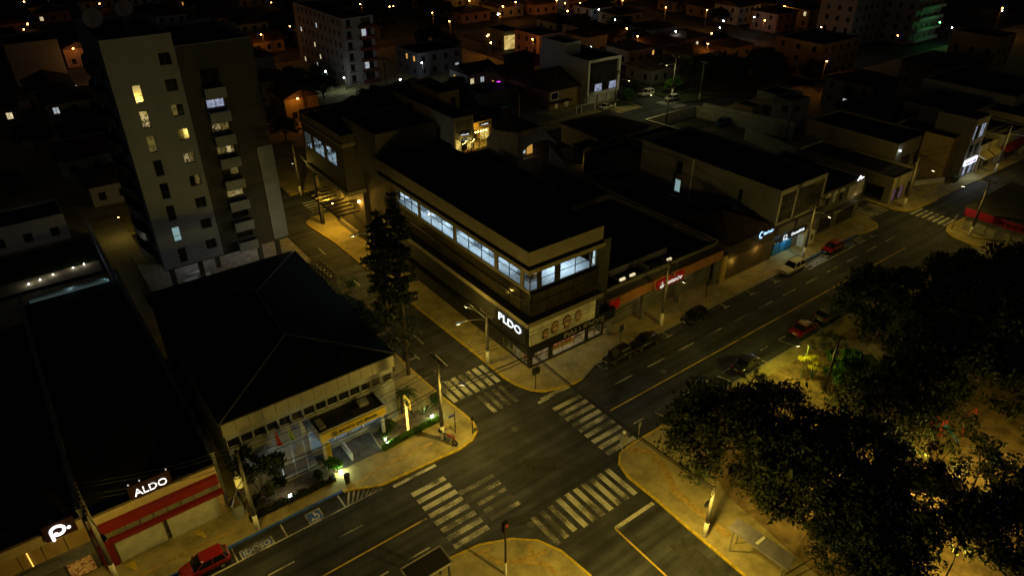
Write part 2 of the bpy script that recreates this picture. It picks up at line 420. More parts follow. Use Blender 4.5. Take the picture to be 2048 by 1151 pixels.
P_N1 = pavement([(31.2,96.2),(60,96),(104.8,95.6),(104.8,175),(31.2,175)], [(KERB, [(31.2,96.2),(60,96)])])
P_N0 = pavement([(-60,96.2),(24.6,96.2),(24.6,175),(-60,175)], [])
P_N2 = pavement([(113.5,92.6),(169,80),(169,175),(113.5,175)], [], m=DIRT)
struct(MB().prism([(113.7,93.2),(150,85),(150,93.6),(113.7,103)], .12, .14).build('lawn', GRASS))
struct(MB().prism([(97.5,100.8),(104.5,97.2),(104.7,101.8),(99,102.4)], .12, .14).build('lawn', GRASS))
# park ground: soil and dirt court beyond the corner pavement
struct(MB().prism([(38.6,28.0),(38.4,26.0),(37.0,22),(36.2,20.5),(36.0,17.4),(35.2,10),(35.2,-19),(84,-19),(86,20),(86,25.4),(84,26.6)], .1, .135).build('park_ground', SOIL))
struct(MB().prism([(58,28),(62,28),(64.5,24),(63,20),(60.8,20.3),(62,24)], .13, .142).build('path', mat('park_path', (.30,.26,.18), var=.3)))
for pts in ([(56.5,21),(60,24.6),(62.6,23.6),(60.6,19.6)], [(66,27.2),(80,26.6),(80,20),(70,19)]):
    struct(MB().prism(pts, .13, .15).build('lawn', GRASS))
# worn ochre tactile strips on the pavements
for pts in ([(12.6,38.5),(12.6,38.75),(16.2,39.35),(21,39.3),(21,39.05),(16.4,39.1)], [(38,39.6),(38,39.85),(86,39.65),(86,39.4)],
            [(33.4,28.4),(34.6,27.2),(34.1,25.2),(33.0,23.4),(32.9,18),(33.5,17.8),(33.6,23.0),(34.8,25.2),(35.3,27.3),(34.2,28.7)],
            [(17.4,28.0),(18.8,27.7),(18.7,27.4),(18.3,27.45),(18.75,26.2),(19.5,25.8),(21.2,24.3),(21.4,23.0),(21.0,23.0),(20.8,24.1),(19.4,25.4),(18.4,25.9),(17.9,27.5),(17.3,27.7)],
            [(19.5,25.8),(20.5,25.4),(21.0,26.2),(21.3,26.0),(20.9,25.2),(21.9,25.1),(21.8,24.8),(20.6,24.85)],
            [(-6,40.05),(-6,40.3),(4.6,40.3),(4.6,40.05)]):
    struct(MB().prism(pts, .121, .126).build('tactile_strip', TACT))
for x in (-2.6, 2.0):                         # yellow flares beside the shop ramps
    struct(MB().prism([(x,41.7),(x+.7,41.7),(x+.75,40.6)], .121, .127).build('ramp_marking', KERB))

def mark(name, x0, x1, y0, y1, m=WPAINT, z=.004):
    return MB().box(x0, x1, y0, y1, z-.003, z).build(name, m, road, org=(0, 0, 0))
def markp(name, pts, m=WPAINT, z=.004):
    return MB().prism(pts, z-.003, z).build(name, m, road, org=(0, 0, 0))
# crosswalks, one object for each stripe
for k in range(8): mark('crosswalk_stripe', 16.75, 19.75, 29.0+k*.86, 29.46+k*.86)
mark('crosswalk_stripe', 16.0, 19.9, 36.75, 37.05)
for k in range(11):
    if k in (9,): continue
    mark('crosswalk_stripe', 31.95, 35.25, 29.2+k*.86, 29.66+k*.86)
mark('crosswalk_stripe', 31.4, 32.6, 37.7, 38.0)
for k in range(7): mark('crosswalk_stripe', 25.35+k*.86, 25.82+k*.86, 24.9, 28.15)
for k in range(3): mark('crosswalk_stripe', 22.7+k*.87, 23.15+k*.87, 24.9+k*.1, 28.0, WPAINT2)
for k in range(7): mark('crosswalk_stripe', 25.3+k*.8, 25.78+k*.8, 42.5, 45.6)
for k in range(4): mark('crosswalk_stripe', 27.4+k*.8, 27.8+k*.8, 39.2, 42.0, WPAINT2)
for k in range(5): mark('crosswalk_stripe', 20.3, 23.0, 29.5+k*.86, 29.9+k*.86, WPAINT2)
for k in range(8): mark('crosswalk_stripe', 89.3+k*.8, 89.75+k*.8, 25.1, 28.4)
for k in range(7): mark('crosswalk_stripe', 98.3, 101.4, 33.1+k*.75, 33.5+k*.75)
for k in range(6): mark('crosswalk_stripe', 92.5+k*.85, 92.95+k*.85, 40.4, 43.4)
for k in range(8): mark('crosswalk_stripe', 109.5, 113.2, 91.2+k*.7, 91.55+k*.7)
for k in range(4): mark('crosswalk_stripe', 114, 117.5, 87.6+k*.7, 87.95+k*.7)
for k in range(6): mark('crosswalk_stripe', 61+k*.8, 61.4+k*.8, 91.2, 94)
for k in range(5): mark('crosswalk_stripe', 31.5, 34.5, 88.6+k*.9, 89.0+k*.9)
# lines
mark('centre_line', -60, 16.5, 32.58, 32.72, YPAINT); mark('centre_line', 36, 88, 33.1, 33.24, YPAINT)
mark('centre_line', 27.08, 27.22, -20, 23.5, YPAINT); mark('stop_line', 27.2, 31.2, 23.3, 23.62)
for x in (-6, -.5, 5.2, 10.5): mark('lane_dash', x, x+1.9, 34.9, 35.04)
for x in np.arange(38.9, 88, 4.4): mark('lane_dash', x, x+2.4, 35.55, 35.68)
for x in (13.5, 10.2, 6.5): mark('lane_dash', x, x+1.8, 30.2, 30.32)
for y in (76, 66.5, 57.5, 52, 47.5): mark('lane_dash', 27.7, 27.82, y, y+2.2)
mark('parking_line', -20, 12.1, 37.22, 37.34)
for x in (12.1, 7.5, 3.9, -.4): mark('parking_line', x-.06, x+.06, 37.34, 38.7)
for k in range(7):
    x = 12.3+k*.36; t = max(0, 38.55-(k*.17)); markp('hatch_bar', [(x,37.4),(x+.16,37.4),(x+.75,min(t,38.7)),(x+.59,min(t,38.7))])
markp('hatch_bar', [(12.1,37.22),(15.2,37.22),(15.2,37.34),(12.1,37.34)], z=.006)
for x in (39.6, 44.1, 48.9, 53.5, 58.2, 62.8, 67.4, 73.6, 77.6, 82.2):
    mark('parking_line', x-.06, x+.06, 38.0, 38.85); mark('parking_line', x-.5, x+.5, 37.84, 37.96)
for k in range(6):
    x = 84.2+k*.6; markp('hatch_bar', [(x,37.4),(x+.18,37.4),(x+.7,38.5),(x+.5,38.5)])
mark('parking_line', 83.8, 88.2, 37.28, 37.4); mark('parking_line', 73, 84, 37.28, 37.38)
for x in np.arange(36.4, 66, 3.0): mark('parking_line', x, x+1.2, 30.62, 30.74)
markp('parking_line', [(39.3,29.05),(39.45,29.05),(39.1,30.6),(38.95,30.6)])
for x in (44.5, 48, 53.2, 57.8, 62.8): markp('parking_line', [(x,29.1),(x+.12,29.1),(x-.3,30.6),(x-.42,30.6)])
for x, y in ((24.75,56.2), (24.75,50.5), (25.0,47.0)): mark('parking_line', x, x+1.3, y, y+.1); mark('parking_line', x+1.3, x+1.4, y-.5, y+.6)
for y in (62, 59, 53.5): mark('parking_line', 26.05, 26.17, y, y+1.1)
# reserved bays with their painted words and symbol
def bay(x0, x1, y0, y1):
    o = mark('reserved_bay_marking', x0, x1, y0, y1, BPAINT)
    b = MB()
    b.box(x0-.1, x1+.1, y0-.1, y0, .001, .005).box(x0-.1, x1+.1, y1, y1+.1, .001, .005).box(x0-.1, x0, y0, y1, .001, .005).box(x1, x1+.1, y0, y1, .001, .005)
    b.build('bay_border', WPAINT, o, org=(0, 0, 0)); return o
LETP = worn('worn_letter_paint', (.58,.57,.52), (.06,.06,.08), .25)
b1 = bay(4.3, 6.5, 37.42, 38.02); text(b1, 'IDOSO', LETP, (5.4,37.72,.005), (1,0,0), (0,1,0), height=.44, width=1.9, ext=.001)
b2 = bay(74.2, 77.0, 37.5, 38.3); text(b2, 'IDOSO', LETP, (75.6,37.9,.005), (1,0,0), (0,1,0), height=.5, width=2.4, ext=.001, bold=True)
b3 = bay(9.35, 10.35, 37.46, 38.36)
sb = MB()
ring = [(9.9+.26*math.cos(R(a)), 37.82+.26*math.sin(R(a))) for a in range(-150, 91, 20)]
for p, q in zip(ring[:-1], ring[1:]):
    d = Vector((q[0]-p[0], q[1]-p[1])).normalized(); nn = Vector((-d.y, d.x))*.045
    sb.prism([(p[0]-nn.x,p[1]-nn.y),(q[0]-nn.x,q[1]-nn.y),(q[0]+nn.x,q[1]+nn.y),(p[0]+nn.x,p[1]+nn.y)], .004, .0055)
sb.box(9.86, 9.95, 37.85, 38.18, .004, .006).box(9.95, 10.15, 37.95, 38.03, .004, .0057).box(9.5, 9.66, 37.55, 37.63, .004, .0056).box(9.6, 9.68, 37.6, 37.8, .004, .0059)
sb.prism([(9.9+.075*math.cos(R(a)), 38.24+.075*math.sin(R(a))) for a in range(0, 360, 40)], .004, .006)
sb.build('wheelchair_symbol', LETP, b3, org=(0, 0, 0))
b4 = bay(84.3-2.0, 83.6, 37.6, 38.3)
# darker repair patches and manhole covers in the asphalt
PATCH = mat('asphalt_patch', (.030,.030,.030), rough=.9, var=.3, scale=1.2, bump=.3, bscale=30)
for pts in ([(20.4,28.6),(23.4,27.1),(23.6,27.9),(21.2,29.1)], [(27.3,49.5),(28.9,48.9),(29.4,46.6),(28.4,46.2),(27.1,47.6)], [(24.4,31.4),(27.4,30.6),(28.4,31.8),(26,33.1)], [(26,54),(27.6,53.4),(27.4,51.6),(26.1,52)], [(29,14),(30.6,14),(30.6,20),(29.2,20)], [(50,33.6),(56,33.7),(56,34.6),(50,34.5)]):
    markp('asphalt_patch', pts, PATCH, z=.0025)
for x, y in ((22.4,27.5),(27.6,36.4),(20,33.2),(26.4,62),(44,34.2)):
    markp('manhole_cover', [(x+.3*math.cos(R(a)), y+.3*math.sin(R(a))) for a in range(0, 360, 30)], mat('cast_iron', (.08,.075,.07), rough=.6), z=.008)

# ================================================================== BUILDINGS
# ---- corner shop building with the lit glazed top floor
BEIGE = mat('beige_render', (.19,.165,.12), var=.12, scale=.6)
CHAR = mat('charcoal_cladding', (.022,.021,.02), rough=.6, var=.2, spec=.25)
BLACKP = mat('black_sign_panel', (.012,.012,.013), rough=.35, var=.1, spec=.4)
INTW = mat('office_white', (.70,.74,.78), var=.05)
WOOD = mat('warm_wood', (.36,.20,.07), rough=.5, var=.3, scale=2)
WLED = emi('white_led', (.80,.92,1.0), 1.5)
OFFL = emi('office_ceiling_light', (.86,.96,1.0), 30)
SHOPL = emi('shop_strip_light', (1,.86,.6), 9)
cb = root('corner_building', 'dark corner building with glazed top floor lit in pale blue', 'building', 32.6, 41.0)
# ground floor
GX0, GX1, GY0, GY1 = 33.8, 43.5, 42.2, 69.0
facade(cb, (GX0,GY0), (GX1,GY0), .12, 3.0, [(.35,2.4,.3,2.7),(2.9,7.2,.3,2.7),(7.6,9.45,.3,2.7)], CHAR)
facade(cb, (GX0,GY1), (GX0,GY0), .12, 4.4, [(69-46.6,69-42.6,.3,2.7)], CHAR)
for h in ((.35,2.4,.3,2.7),(2.9,7.2,.3,2.7),(7.6,9.45,.3,2.7)):
    window(cb, (GX0,GY0), (GX1,GY0), h, .14, STEEL, GCLEAR, nx=3 if h[1]-h[0] > 3 else 2, name='shop_window')
window(cb, (GX0,GY1), (GX0,GY0), (69-46.6,69-42.6,.3,2.7), .14, STEEL, GCLEAR, nx=4, name='shop_window')
MB().box(33.95, 43.4, 42.36, 47.5, .1, .2).build('shop_floor', mat('shop_floor', (.45,.38,.3)), cb)
MB().box(34.0, 43.4, 45.0, 45.1, .2, 2.9).box(36.4, 36.5, 42.4, 45, .2, 2.9).box(41.1, 41.2, 42.4, 45, .2, 2.9).build('display_backdrop', mat('display_wall', (.5,.40,.30), var=.5, scale=3), cb)
for x0, x1 in ((34.3,36.2),(36.8,40.9),(41.4,43.2)):
    st = MB().box(x0, x1, 42.6, 42.75, 2.78, 2.84).build('strip_light', SHOPL, cb)
    light(cb, ((x0+x1)/2, 43.2, 2.5), 26*(x1-x0), WARM, .3)
light(cb, (34.6, 44.6, 2.5), 60, (1,.8,.75), .3)
# goods in the windows
GC = [mat('goods_pink',(.5,.12,.16)), mat('goods_cream',(.6,.5,.35)), mat('goods_black',(.04,.04,.05)), mat('goods_gold',(.55,.33,.06)), mat('goods_white',(.7,.68,.62))]
for k in range(22):
    x = 34.2+k*.42
    if 36.3 < x < 36.9 or 40.8 < x < 41.5: continue
    h = random.uniform(.35,1.5); g = MB()
    g.tube((x,43.3+random.uniform(-.3,.6),.2),(x,43.3,.2+h*.55),.07,.11,7).ball((x,43.3,.2+h*.75),.14+.05*random.random(),8,5,1.5)
    g.build('display_item', GC[k % 5], cb, smooth=True)
MB().box(37.3,40.2,43.0,44.2,.2,.55).build('display_plinth', GC[3], cb); MB().box(37.5,40.0,43.1,44.1,.551,.62).build('display_top', mat('red_velvet',(.25,.05,.03)), cb)
for y in (43.0,43.9,44.8,45.7): MB().box(34.3,34.7,y,y+.5,.2,1.2+random.random()*.8).build('display_item', GC[int(y*3) % 5], cb)
# black fascia over the shopfront
MB().box(32.6, 43.8, 41.0, 42.2, 2.87, 3.94).box(32.6, 33.8, 42.2, 69.0, 2.87, 3.2).build('fascia', BLACKP, cb)
# upper volume, lower band
MB().box(32.66, 41.6, 41.06, 69.0, 3.96, 6.08).build('wall', CHAR, cb)
MB().box(32.4, 41.7, 40.8, 69.2, 6.1, 6.57).build('ledge', BEIGE, cb)
# second-floor dark glazing: panes as real panels between mullions
MB().box(33.3, 41.4, 41.6, 69.0, 6.58, 9.06).build('wall', mat('dark_glass_wall', (.02,.019,.017), rough=.12, var=.3, scale=.4, spec=.6), cb)
for k in range(16):
    y = 43.0+k*1.62; MB().box(33.2, 33.28, y, y+1.56, 6.7, 9.0).build('glass_panel', mat('bronze_glass', (.035,.03,.02), rough=.08, var=.25, scale=.5, spec=.6), cb)
for k in range(5):
    x = 33.5+k*1.62; MB().box(x, x+1.56, 41.48, 41.56, 6.7, 9.0).build('glass_panel', MATS['bronze_glass'], cb)
MB().box(33.1, 33.18, 42.5, 69, 8.0, 8.08).box(33.3, 41.4, 41.4, 41.46, 8.0, 8.08).build('handrail', DARKM, cb)
# third-floor offices
MB().box(33.25, 41.5, 41.6, 69.0, 9.08, 9.3).build('floor', mat('office_floor', (.20,.23,.26), var=.2, scale=2), cb)
MB().box(33.3, 41.4, 41.7, 66.2, 11.5, 11.6).build('ceiling', INTW, cb)
MB().box(38.4, 38.5, 45.2, 66.2, 9.3, 11.5).box(33.9, 41.4, 66.2, 66.3, 9.3, 11.5).box(41.3, 41.4, 41.9, 45.2, 9.3, 11.5).box(35.0, 38.4, 54.0, 54.08, 9.3, 11.5).box(35.6,38.4,60.8,60.88,9.3,11.5).box(35.2,38.4,47.2,47.28,9.3,11.5).box(36.5,41.3,45.2,45.28,9.3,11.5).build('partition', INTW, cb)
for y0, y1 in ((43.5,46),(48,50.5),(51,53),(55,57.5),(58,60),(61.5,64)):
    MB().box(35.0, 36.3, y0, y1, 11.46, 11.497).build('ceiling_light', OFFL, cb)
MB().box(36.8, 39.6, 42.8, 43.9, 11.46, 11.497).build('ceiling_light', OFFL, cb)
WT = mat('desk_white', (.75,.75,.74)); 
for y in (44.6, 49.3, 51.8, 56.2, 59.2, 62.6):
    b = MB().box(34.6, 35.5, y-.7, y+.7, 9.95, 10.0); b.build('desk', WT, cb)
    MB().box(34.65,34.7,y-.65,y-.6,9.3,9.95).box(35.4,35.45,y+.6,y+.65,9.3,9.95).box(34.65,34.7,y+.6,y+.65,9.3,9.95).box(35.4,35.45,y-.65,y-.6,9.3,9.95).build('desk_legs', DARKM, cb)
    MB().box(35.8,36.2,y-.2,y+.2,9.72,9.79).box(36.15,36.22,y-.2,y+.2,9.79,10.2).tube((36,y,9.9),(36,y,9.72),.03).build('office_chair', DARKM, cb)
for y in (55.2, 48.4, 63.4): MB().box(38.2,38.39,y,y+.6,9.3,11.1).build('cabinet', mat('blue_door',(.25,.4,.55)), cb)
MB().box(34.7,36.3,43.6,44.9,11.0,11.3).build('wood_panel', WOOD, cb); MB().box(37.2,39.4,44.2,45.1,10.9,11.4).build('wood_panel', WOOD, cb)
MB().box(34.9,35.9,43.2,44.0,9.35,9.8).build('wood_table', WOOD, cb)
# window band west and south
wy = [(61.1,65.6),(54.15,60.7),(47.0,53.65),(43.0,46.5)]
facade(cb, (33.2,69.0), (33.2,41.6), 9.06, 11.5, [(69-b,69-a,9.35,11.42) for a, b in wy]+[(69-42.55,69-41.65,9.35,11.42)], BEIGE, .12)
for (a, b), n in zip(wy, (3,3,3,2)): window(cb, (33.2,69.0), (33.2,41.6), (69-b,69-a,9.35,11.42), .1, FRAMED, GCLEAR, nx=n, zsplit=(.5,), fw=.07)
window(cb, (33.2,69.0), (33.2,41.6), (69-42.55,69-41.65,9.35,11.42), .1, FRAMED, GCLEAR, nx=1, zsplit=(.45,))
sx = [(33.25,34.15,1),(34.55,36.2,1),(36.75,40.5,2),(40.6,41.3,1)]
facade(cb, (33.2,41.6), (41.5,41.6), 9.06, 11.5, [(a-33.2,b-33.2,9.35,11.42) for a, b, n in sx], CHAR, .12)
for a, b, n in sx: window(cb, (33.2,41.6), (41.5,41.6), (a-33.2,b-33.2,9.35,11.42), .1, FRAMED, GCLEAR, nx=n, zsplit=(.45,), fw=.06)
MB().box(32.6, 41.7, 41.0, 69.2, 11.52, 11.95).build('ledge', BEIGE, cb)
MB().box(33.0, 41.3, 41.4, 69.0, 11.95, 12.42).build('wall', CHAR, cb)
facade(cb, (32.6,69.2), (32.6,41.0), 12.42, 13.78, [], BEIGE, name='roof_fascia'); facade(cb, (32.6,41.0), (41.3,41.0), 12.42, 13.78, [], BEIGE, name='roof_fascia')
MB().box(32.62,41.28,41.02,69.15,12.42,13.3).build('roof', ROOFD, cb)
coping(cb, 32.6, 41.3, 41.0, 69.2, 13.78, CHAR, dn=.5)
MB().box(41.3, 43.6, 42.2, 69.0, 3.2, 11.4).build('stair_core', CHAR, cb)
# rear wing of the same block
DRK = mat('dark_brown_render', (.05,.044,.036), var=.2)
rw = root('rear_wing_building', 'dark overhanging rear wing with three lit office windows above the side street', 'building', 31.4, 76)
MB().box(33.8, 43, 69.3, 75.2, .12, 13.0).build('wall', DRK, rw); MB().box(33.4, 43, 75.2, 87.0, .12, 7.2).build('wall', DRK, rw)
MB().box(31.3, 43, 75.0, 87.6, 7.22, 7.75).build('ledge', BEIGE, rw)
wv = [(84.9,87.0),(81.0,84.1),(77.4,80.3)]
facade(rw, (31.45,87.5), (31.45,75.2), 7.75, 13.4, [(87.5-b,87.5-a,10.35,12.35) for a, b in wv], DRK, .12)
for a, b in wv: window(rw, (31.45,87.5), (31.45,75.2), (87.5-b,87.5-a,10.35,12.35), .1, FRAMED, GCLEAR, nx=2, zsplit=(.5,))
facade(rw, (31.45,75.2), (43,75.2), 7.75, 13.4, [], DRK); MB().add([(43,75.2,7.75),(43,87.5,7.75),(43,87.5,13.4),(43,75.2,13.4)]).add([(43,87.5,7.75),(31.45,87.5,7.75),(31.45,87.5,13.4),(43,87.5,13.4)]).build('wall', DRK, rw)
MB().box(31.6, 42.9, 75.4, 87.4, 10.1, 10.3).build('floor', MATS['office_floor'], rw); MB().box(31.6,42.9,75.4,87.4,12.5,12.6).build('ceiling', INTW, rw); MB().box(36.5,36.6,75.4,87.4,10.3,12.5).build('partition', INTW, rw)
for y in (78,82,85.6): MB().box(33,34.2,y,y+1.4,12.46,12.497).build('ceiling_light', OFFL, rw)
for y in (78.6,82.6,86): MB().box(32.4,33.4,y-.6,y+.6,10.9,10.96).box(32.5,32.6,y-.1,y+.1,10.3,10.9).box(33.2,33.5,y-.3,y+.3,10.3,11.1).build('desk', DARKM, rw)
MB().box(31.3, 43.1, 75.0, 87.6, 13.42, 13.8).build('ledge', BEIGE, rw)
facade(rw, (31.4,87.6), (31.4,75.0), 13.8, 14.85, [], BEIGE, name='roof_fascia'); facade(rw, (31.4,75.0), (43,75.0), 13.8, 14.85, [], DRK, name='roof_fascia')
MB().box(31.42,43,75.02,87.55,13.8,14.4).build('roof', ROOFD, rw); coping(rw, 31.4, 43, 75.0, 87.6, 14.85, DRK)
b = MB()
for k in range(9): b.box(30.2, 33.3, 76.5+k*1.15, 76.62+k*1.15, 4.2, 4.4)
b.box(30.3,30.45,76.2,86.2,4.0,4.2).build('pergola_slats', DARKM, rw)
for y in (84.3,): MB().box(30.9,31.3,y-.3,y+.3,.12,7.2).build('column', CHAR, rw)
MB().box(33.0,33.4,78,84,.12,.8).build('planter', BEIGE, rw)
lb = MB().ball((33.25,76.4,5.6),.16).build('wall_lamp', emi('amber_bulb', (1,.6,.15), 30), rw); light(rw, (32.9,76.4,5.4), 330, (1,.5,.06), .1)
lb = MB().ball((31.7,81.4,3.98),.08).build('ceiling_lamp', MATS['amber_bulb'], rw); light(rw, (31.7,81.4,3.8), 1300, (1,.56,.05), .1)
pw = root('roof_box_building', 'tall windowless dark plant box rising behind the corner building roof', 'building', 33, 69.3)
shell(pw, 33, 41, 69.4, 77.7, 11, 16.2, mat('grey_brown_render', (.10,.09,.085), var=.12), roofm=ROOFD, W=[(74.6,75.6,13.0,14.6)])

# signs of the corner building
sg = root('lit_sign', 'white backlit sign reading PLDO on a black panel at the corner', 'sign', 32.5, 43.5, 4)
MB().box(32.5, 32.6, 41.2, 46.0, 4.05, 6.0).build('panel', BLACKP, sg); text(sg, 'PLDO', WLED, (32.49,43.6,5.2), *FW, height=.8, width=3.5, ext=.03)
sg = root('shop_sign', 'grey metal letters PALUDO\'S on the black fascia above the shop windows', 'sign', 39, 40.9, 2.9)
text(sg, "PALUDO'S", mat('brushed_letters', (.35,.34,.33), rough=.4, metal=.4), (39.6,40.97,3.4), *FX, height=.62, width=5.2, ext=.04, bold=True)
sg = root('billboard', 'large pale advertising billboard with smiling faces on the corner building front', 'billboard', 36.7, 40.95, 3.96)
MB().box(32.75,40.8,40.86,41.0,3.98,6.07).build('panel', mat('billboard_print', (.30,.29,.26), var=.2, scale=.35, col2=(.62,.60,.54)), sg)
SK = [mat('print_skin_a',(.30,.19,.11),var=.2,scale=4), mat('print_skin_b',(.34,.22,.13),var=.2,scale=4)]; HR = [mat('print_hair_a',(.03,.016,.01)), mat('print_hair_b',(.09,.05,.02))]
def disc(b, cx, cz, rx, rz, y0, y1, n=18, tilt=0):
    b.extr([(cx+rx*math.cos(t)*math.cos(tilt)-rz*math.sin(t)*math.sin(tilt), y0, cz+rz*math.sin(t)*math.cos(tilt)+rx*math.cos(t)*math.sin(tilt)) for t in [2*math.pi*k/n for k in range(n)]], (0, y1-y0, 0))
for i, (cx, cz, s) in enumerate(((34.6,4.72,.55),(35.75,5.0,.66),(37.2,5.0,.74),(38.6,5.15,.62))):
    b = MB(); disc(b, cx-.03, cz+.12*s, s*.74, s*.92, 40.855, 40.8555, tilt=.1*(i-1)); disc(b, cx-.35*s, cz-.35*s, s*(.5 if i < 2 else .2), s*.7, 40.8552, 40.8556); b.build('printed_hair', HR[i % 2], sg)
    b = MB(); disc(b, cx+.05*s, cz-.04*s, s*.64, s*.84, 40.852, 40.8525, tilt=.08*(i-1)); disc(b, cx+.1*s, cz-.95*s, s*.35, s*.3, 40.8522, 40.8527); b.build('printed_face', SK[i % 2], sg)
    b = MB(); disc(b, cx+.02, cz-.36*s, s*.26, s*.1, 40.850, 40.8505); b.build('printed_smile', mat('print_white',(.7,.66,.6)), sg)
    b = MB(); disc(b, cx-.22*s, cz+.12*s, s*.09, s*.06, 40.850, 40.8504); disc(b, cx+.24*s, cz+.16*s, s*.09, s*.06, 40.850, 40.8504); b.build('printed_eyes', HR[0], sg)

# ---- the apartment tower
TL = mat('tower_pale_render', (.22,.255,.36), var=.1, scale=.4); TD = mat('tower_brown_render', (.05,.052,.06), var=.1, scale=.4)
LY = lit('lit_window_yellow', (1,.80,.36), .28, (.35,.22,.04)); LY2 = lit('lit_window_streaks', (1,.78,.36), .5, (.03,.025,.01), 2.6, .45, .62)
LYD = lit('dim_window_yellow', (.5,.38,.1), .22, (.05,.04,.015), 2.2); LB = lit('lit_window_bluewhite', (.62,.70,.95), .5, (.2,.24,.36), 1.5); LC = lit('lit_window_teal', (.55,.85,.85), .4, (.4,.65,.66), .6)
tw = root('apartment_tower', 'tall ten-storey apartment tower with pale and brown halves and few lit windows', 'building', 16.5, 76)
zA = [22.1+1.5-2.52*k for k in range(8)]; colA = {0:LY,1:LY2,2:LYD,6:LC}
SA = [(11.3,12.1,22.05-2.52*k,23.75-2.52*k,dict(nx=1,zsplit=(.35,),pm=colA.get(k,GDARK))) for k in range(8)]
colB = {2:[LYD,GDARK],3:[GDARK,LY],4:[LY2,LYD],5:[GDARK,LYD]}
SB = [(14.3,15.4,25.25-2.52*k,26.4-2.52*k,dict(nx=2,pm=colB.get(k,GDARK))) for k in range(9)]
shell(tw, 9.6, 15.9, 75.8, 89, 4.0, 28.1, TL, S=SA+SB, depth=.25, roofm=ROOFD, lip=.5, fm=FRAMED, copm=TL)
colC = {1:LB,2:[LY2,LYD],3:[LYD,LY2],4:[GDARK,LYD],5:[LY,LY]}
SCw = [(17.8,19.6,22.75-2.5*k,24.25-2.5*k,dict(nx=2,pm=colC.get(k,GDARK),fm=FRAMED)) for k in range(8)]
facade(tw, (15.9,76.1), (23.5,76.1), 4.0, 26.75, [(a-15.9,b-15.9,c,d) for a,b,c,d,_ in SCw], TD, .3)
for a, b_, c, d, o in SCw: window(tw, (15.9,76.1), (23.5,76.1), (a-15.9,b_-15.9,c,d), .28, **o)
MB().add([(23.5,76.1,4),(23.5,89,4),(23.5,89,26.75),(23.5,76.1,26.75)]).add([(23.5,89,4),(15.9,89,4),(15.9,89,26.75),(23.5,89,26.75)]).build('wall', TD, tw)
MB().box(15.92,23.48,76.12,88.9,26.2,26.4).build('roof', ROOFD, tw); coping(tw, 15.93, 23.5, 76.1, 89, 26.75, TL, dn=.4)
MB().box(21.9, 23.62, 75.98, 80, 4.0, 15.3).build('pale_corner_wall', TL, tw)
MB().box(9.62, 23.6, 76.15, 88.9, 3.7, 4.0).build('underside', TD, tw)
for k in range(8):                                   # balconies with solid parapets
    z = 22.75-2.5*k
    bl = MB().box(17.65,19.75,75.2,76.08,z-1.35,z-1.22).build('balcony', TL, tw)
    MB().box(17.65,19.75,75.2,75.3,z-1.22,z-.25).box(17.65,17.75,75.3,76.08,z-1.22,z-.25).box(19.65,19.75,75.3,76.08,z-1.22,z-.25).build('parapet', TL, bl)
METL = mat('balcony_metal', (.22,.22,.23), rough=.3, metal=.7)
for k in range(9):                                   # rounded balconies on the narrow side
    z = 24.6-2.52*k
    pts = [(9.6,86.0)]+[(9.6-1.15*math.sin(R(t)), 81.2+4.0*math.cos(R(t))) for t in range(18,163,16)]+[(9.6,76.6)]
    bl = MB().prism(pts, z-.12, z).build('side_balcony', TD, tw)
    b = MB()
    for p, q in zip(pts[1:-2], pts[2:-1]): b.add([(p[0],p[1],z),(q[0],q[1],z),(q[0],q[1],z+.9),(p[0],p[1],z+.9)])
    b.build('railing', METL, bl)
for x, y in ((13.7,78.6),(15.9,80.0),(20.7,78.7),(10.4,77.5),(22.9,78.7),(10.4,85),(18.2,85)): MB().box(x-.25,x+.25,y-.25,y+.25,.12,3.72).build('pillar', TD, tw)
MB().box(16.5,22.5,83,88.5,.15,3.68).build('lobby', TD, tw)
MB().box(8.0,25.4,75.0,90,.1,.5).build('patio', mat('patio_tiles', (.34,.32,.29), var=.25, scale=1.2), tw)
for p in ([(11.6,79),(13.2,79.6),(13.0,77.6),(11.9,77.8)], [(13.3,78.9),(14.5,79.4),(14.6,78.0)], [(12.2,80.2),(13.9,80.6),(13.6,80.0)]): MB().prism(p, .5, .53).build('painted_reflection', mat('reflection_white', (.75,.78,.78)), tw)  # flat pale patches painted in for bright skylight reflections on the patio
for x, y in ((13.5,82.0),(19.2,81.6)):
    MB().box(x-.3,x+.3,y-.08,y+.08,3.6,3.68).build('ceiling_lamp', emi('cool_tube', (.8,.92,1), 14), tw); light(tw, (x,y,3.45), 20, (.85,.93,1), .2)
sd = root('satellite_dish', 'pale round satellite dish on the tower roof edge', 'satellite dish', 10.6, 82, 27.6)
def dish(r, x, y, z, R0):
    b = MB(); n = 16; d = Vector((-.35,-.75,.5)).normalized(); a = d.orthogonal().normalized(); c = d.cross(a); o = Vector((x,y,z+1.3))
    rings = [(0,.22),(.5,.16),(.85,.06),(1,0)]
    for (r0,h0),(r1,h1) in zip(rings[:-1],rings[1:]):
        for k in range(n):
            t0, t1 = 2*math.pi*k/n, 2*math.pi*(k+1)/n; P = lambda rr,hh,t: tuple(o-d*hh*R0+a*(rr*R0*math.cos(t))+c*(rr*R0*math.sin(t)))
            b.add([P(r0,h0,t0),P(r1,h1,t0),P(r1,h1,t1),P(r0,h0,t1)])
    b.build('dish', mat('dish_cream', (.55,.5,.42)), r, smooth=True); MB().tube((x,y,z),tuple(o-d*.2*R0),.05).build('mast', STEEL, r); MB().tube(tuple(o),tuple(o+d*.7*R0),.02).build('feed_arm', STEEL, r)
dish(sd, 10.7, 83.5, 27.6, 1.0)
sd2 = root('satellite_dish', 'second satellite dish beside the lattice mast on the tower roof', 'satellite dish', 15, 87, 27.6); dish(sd2, 14.4, 87.6, 27.6, .9)
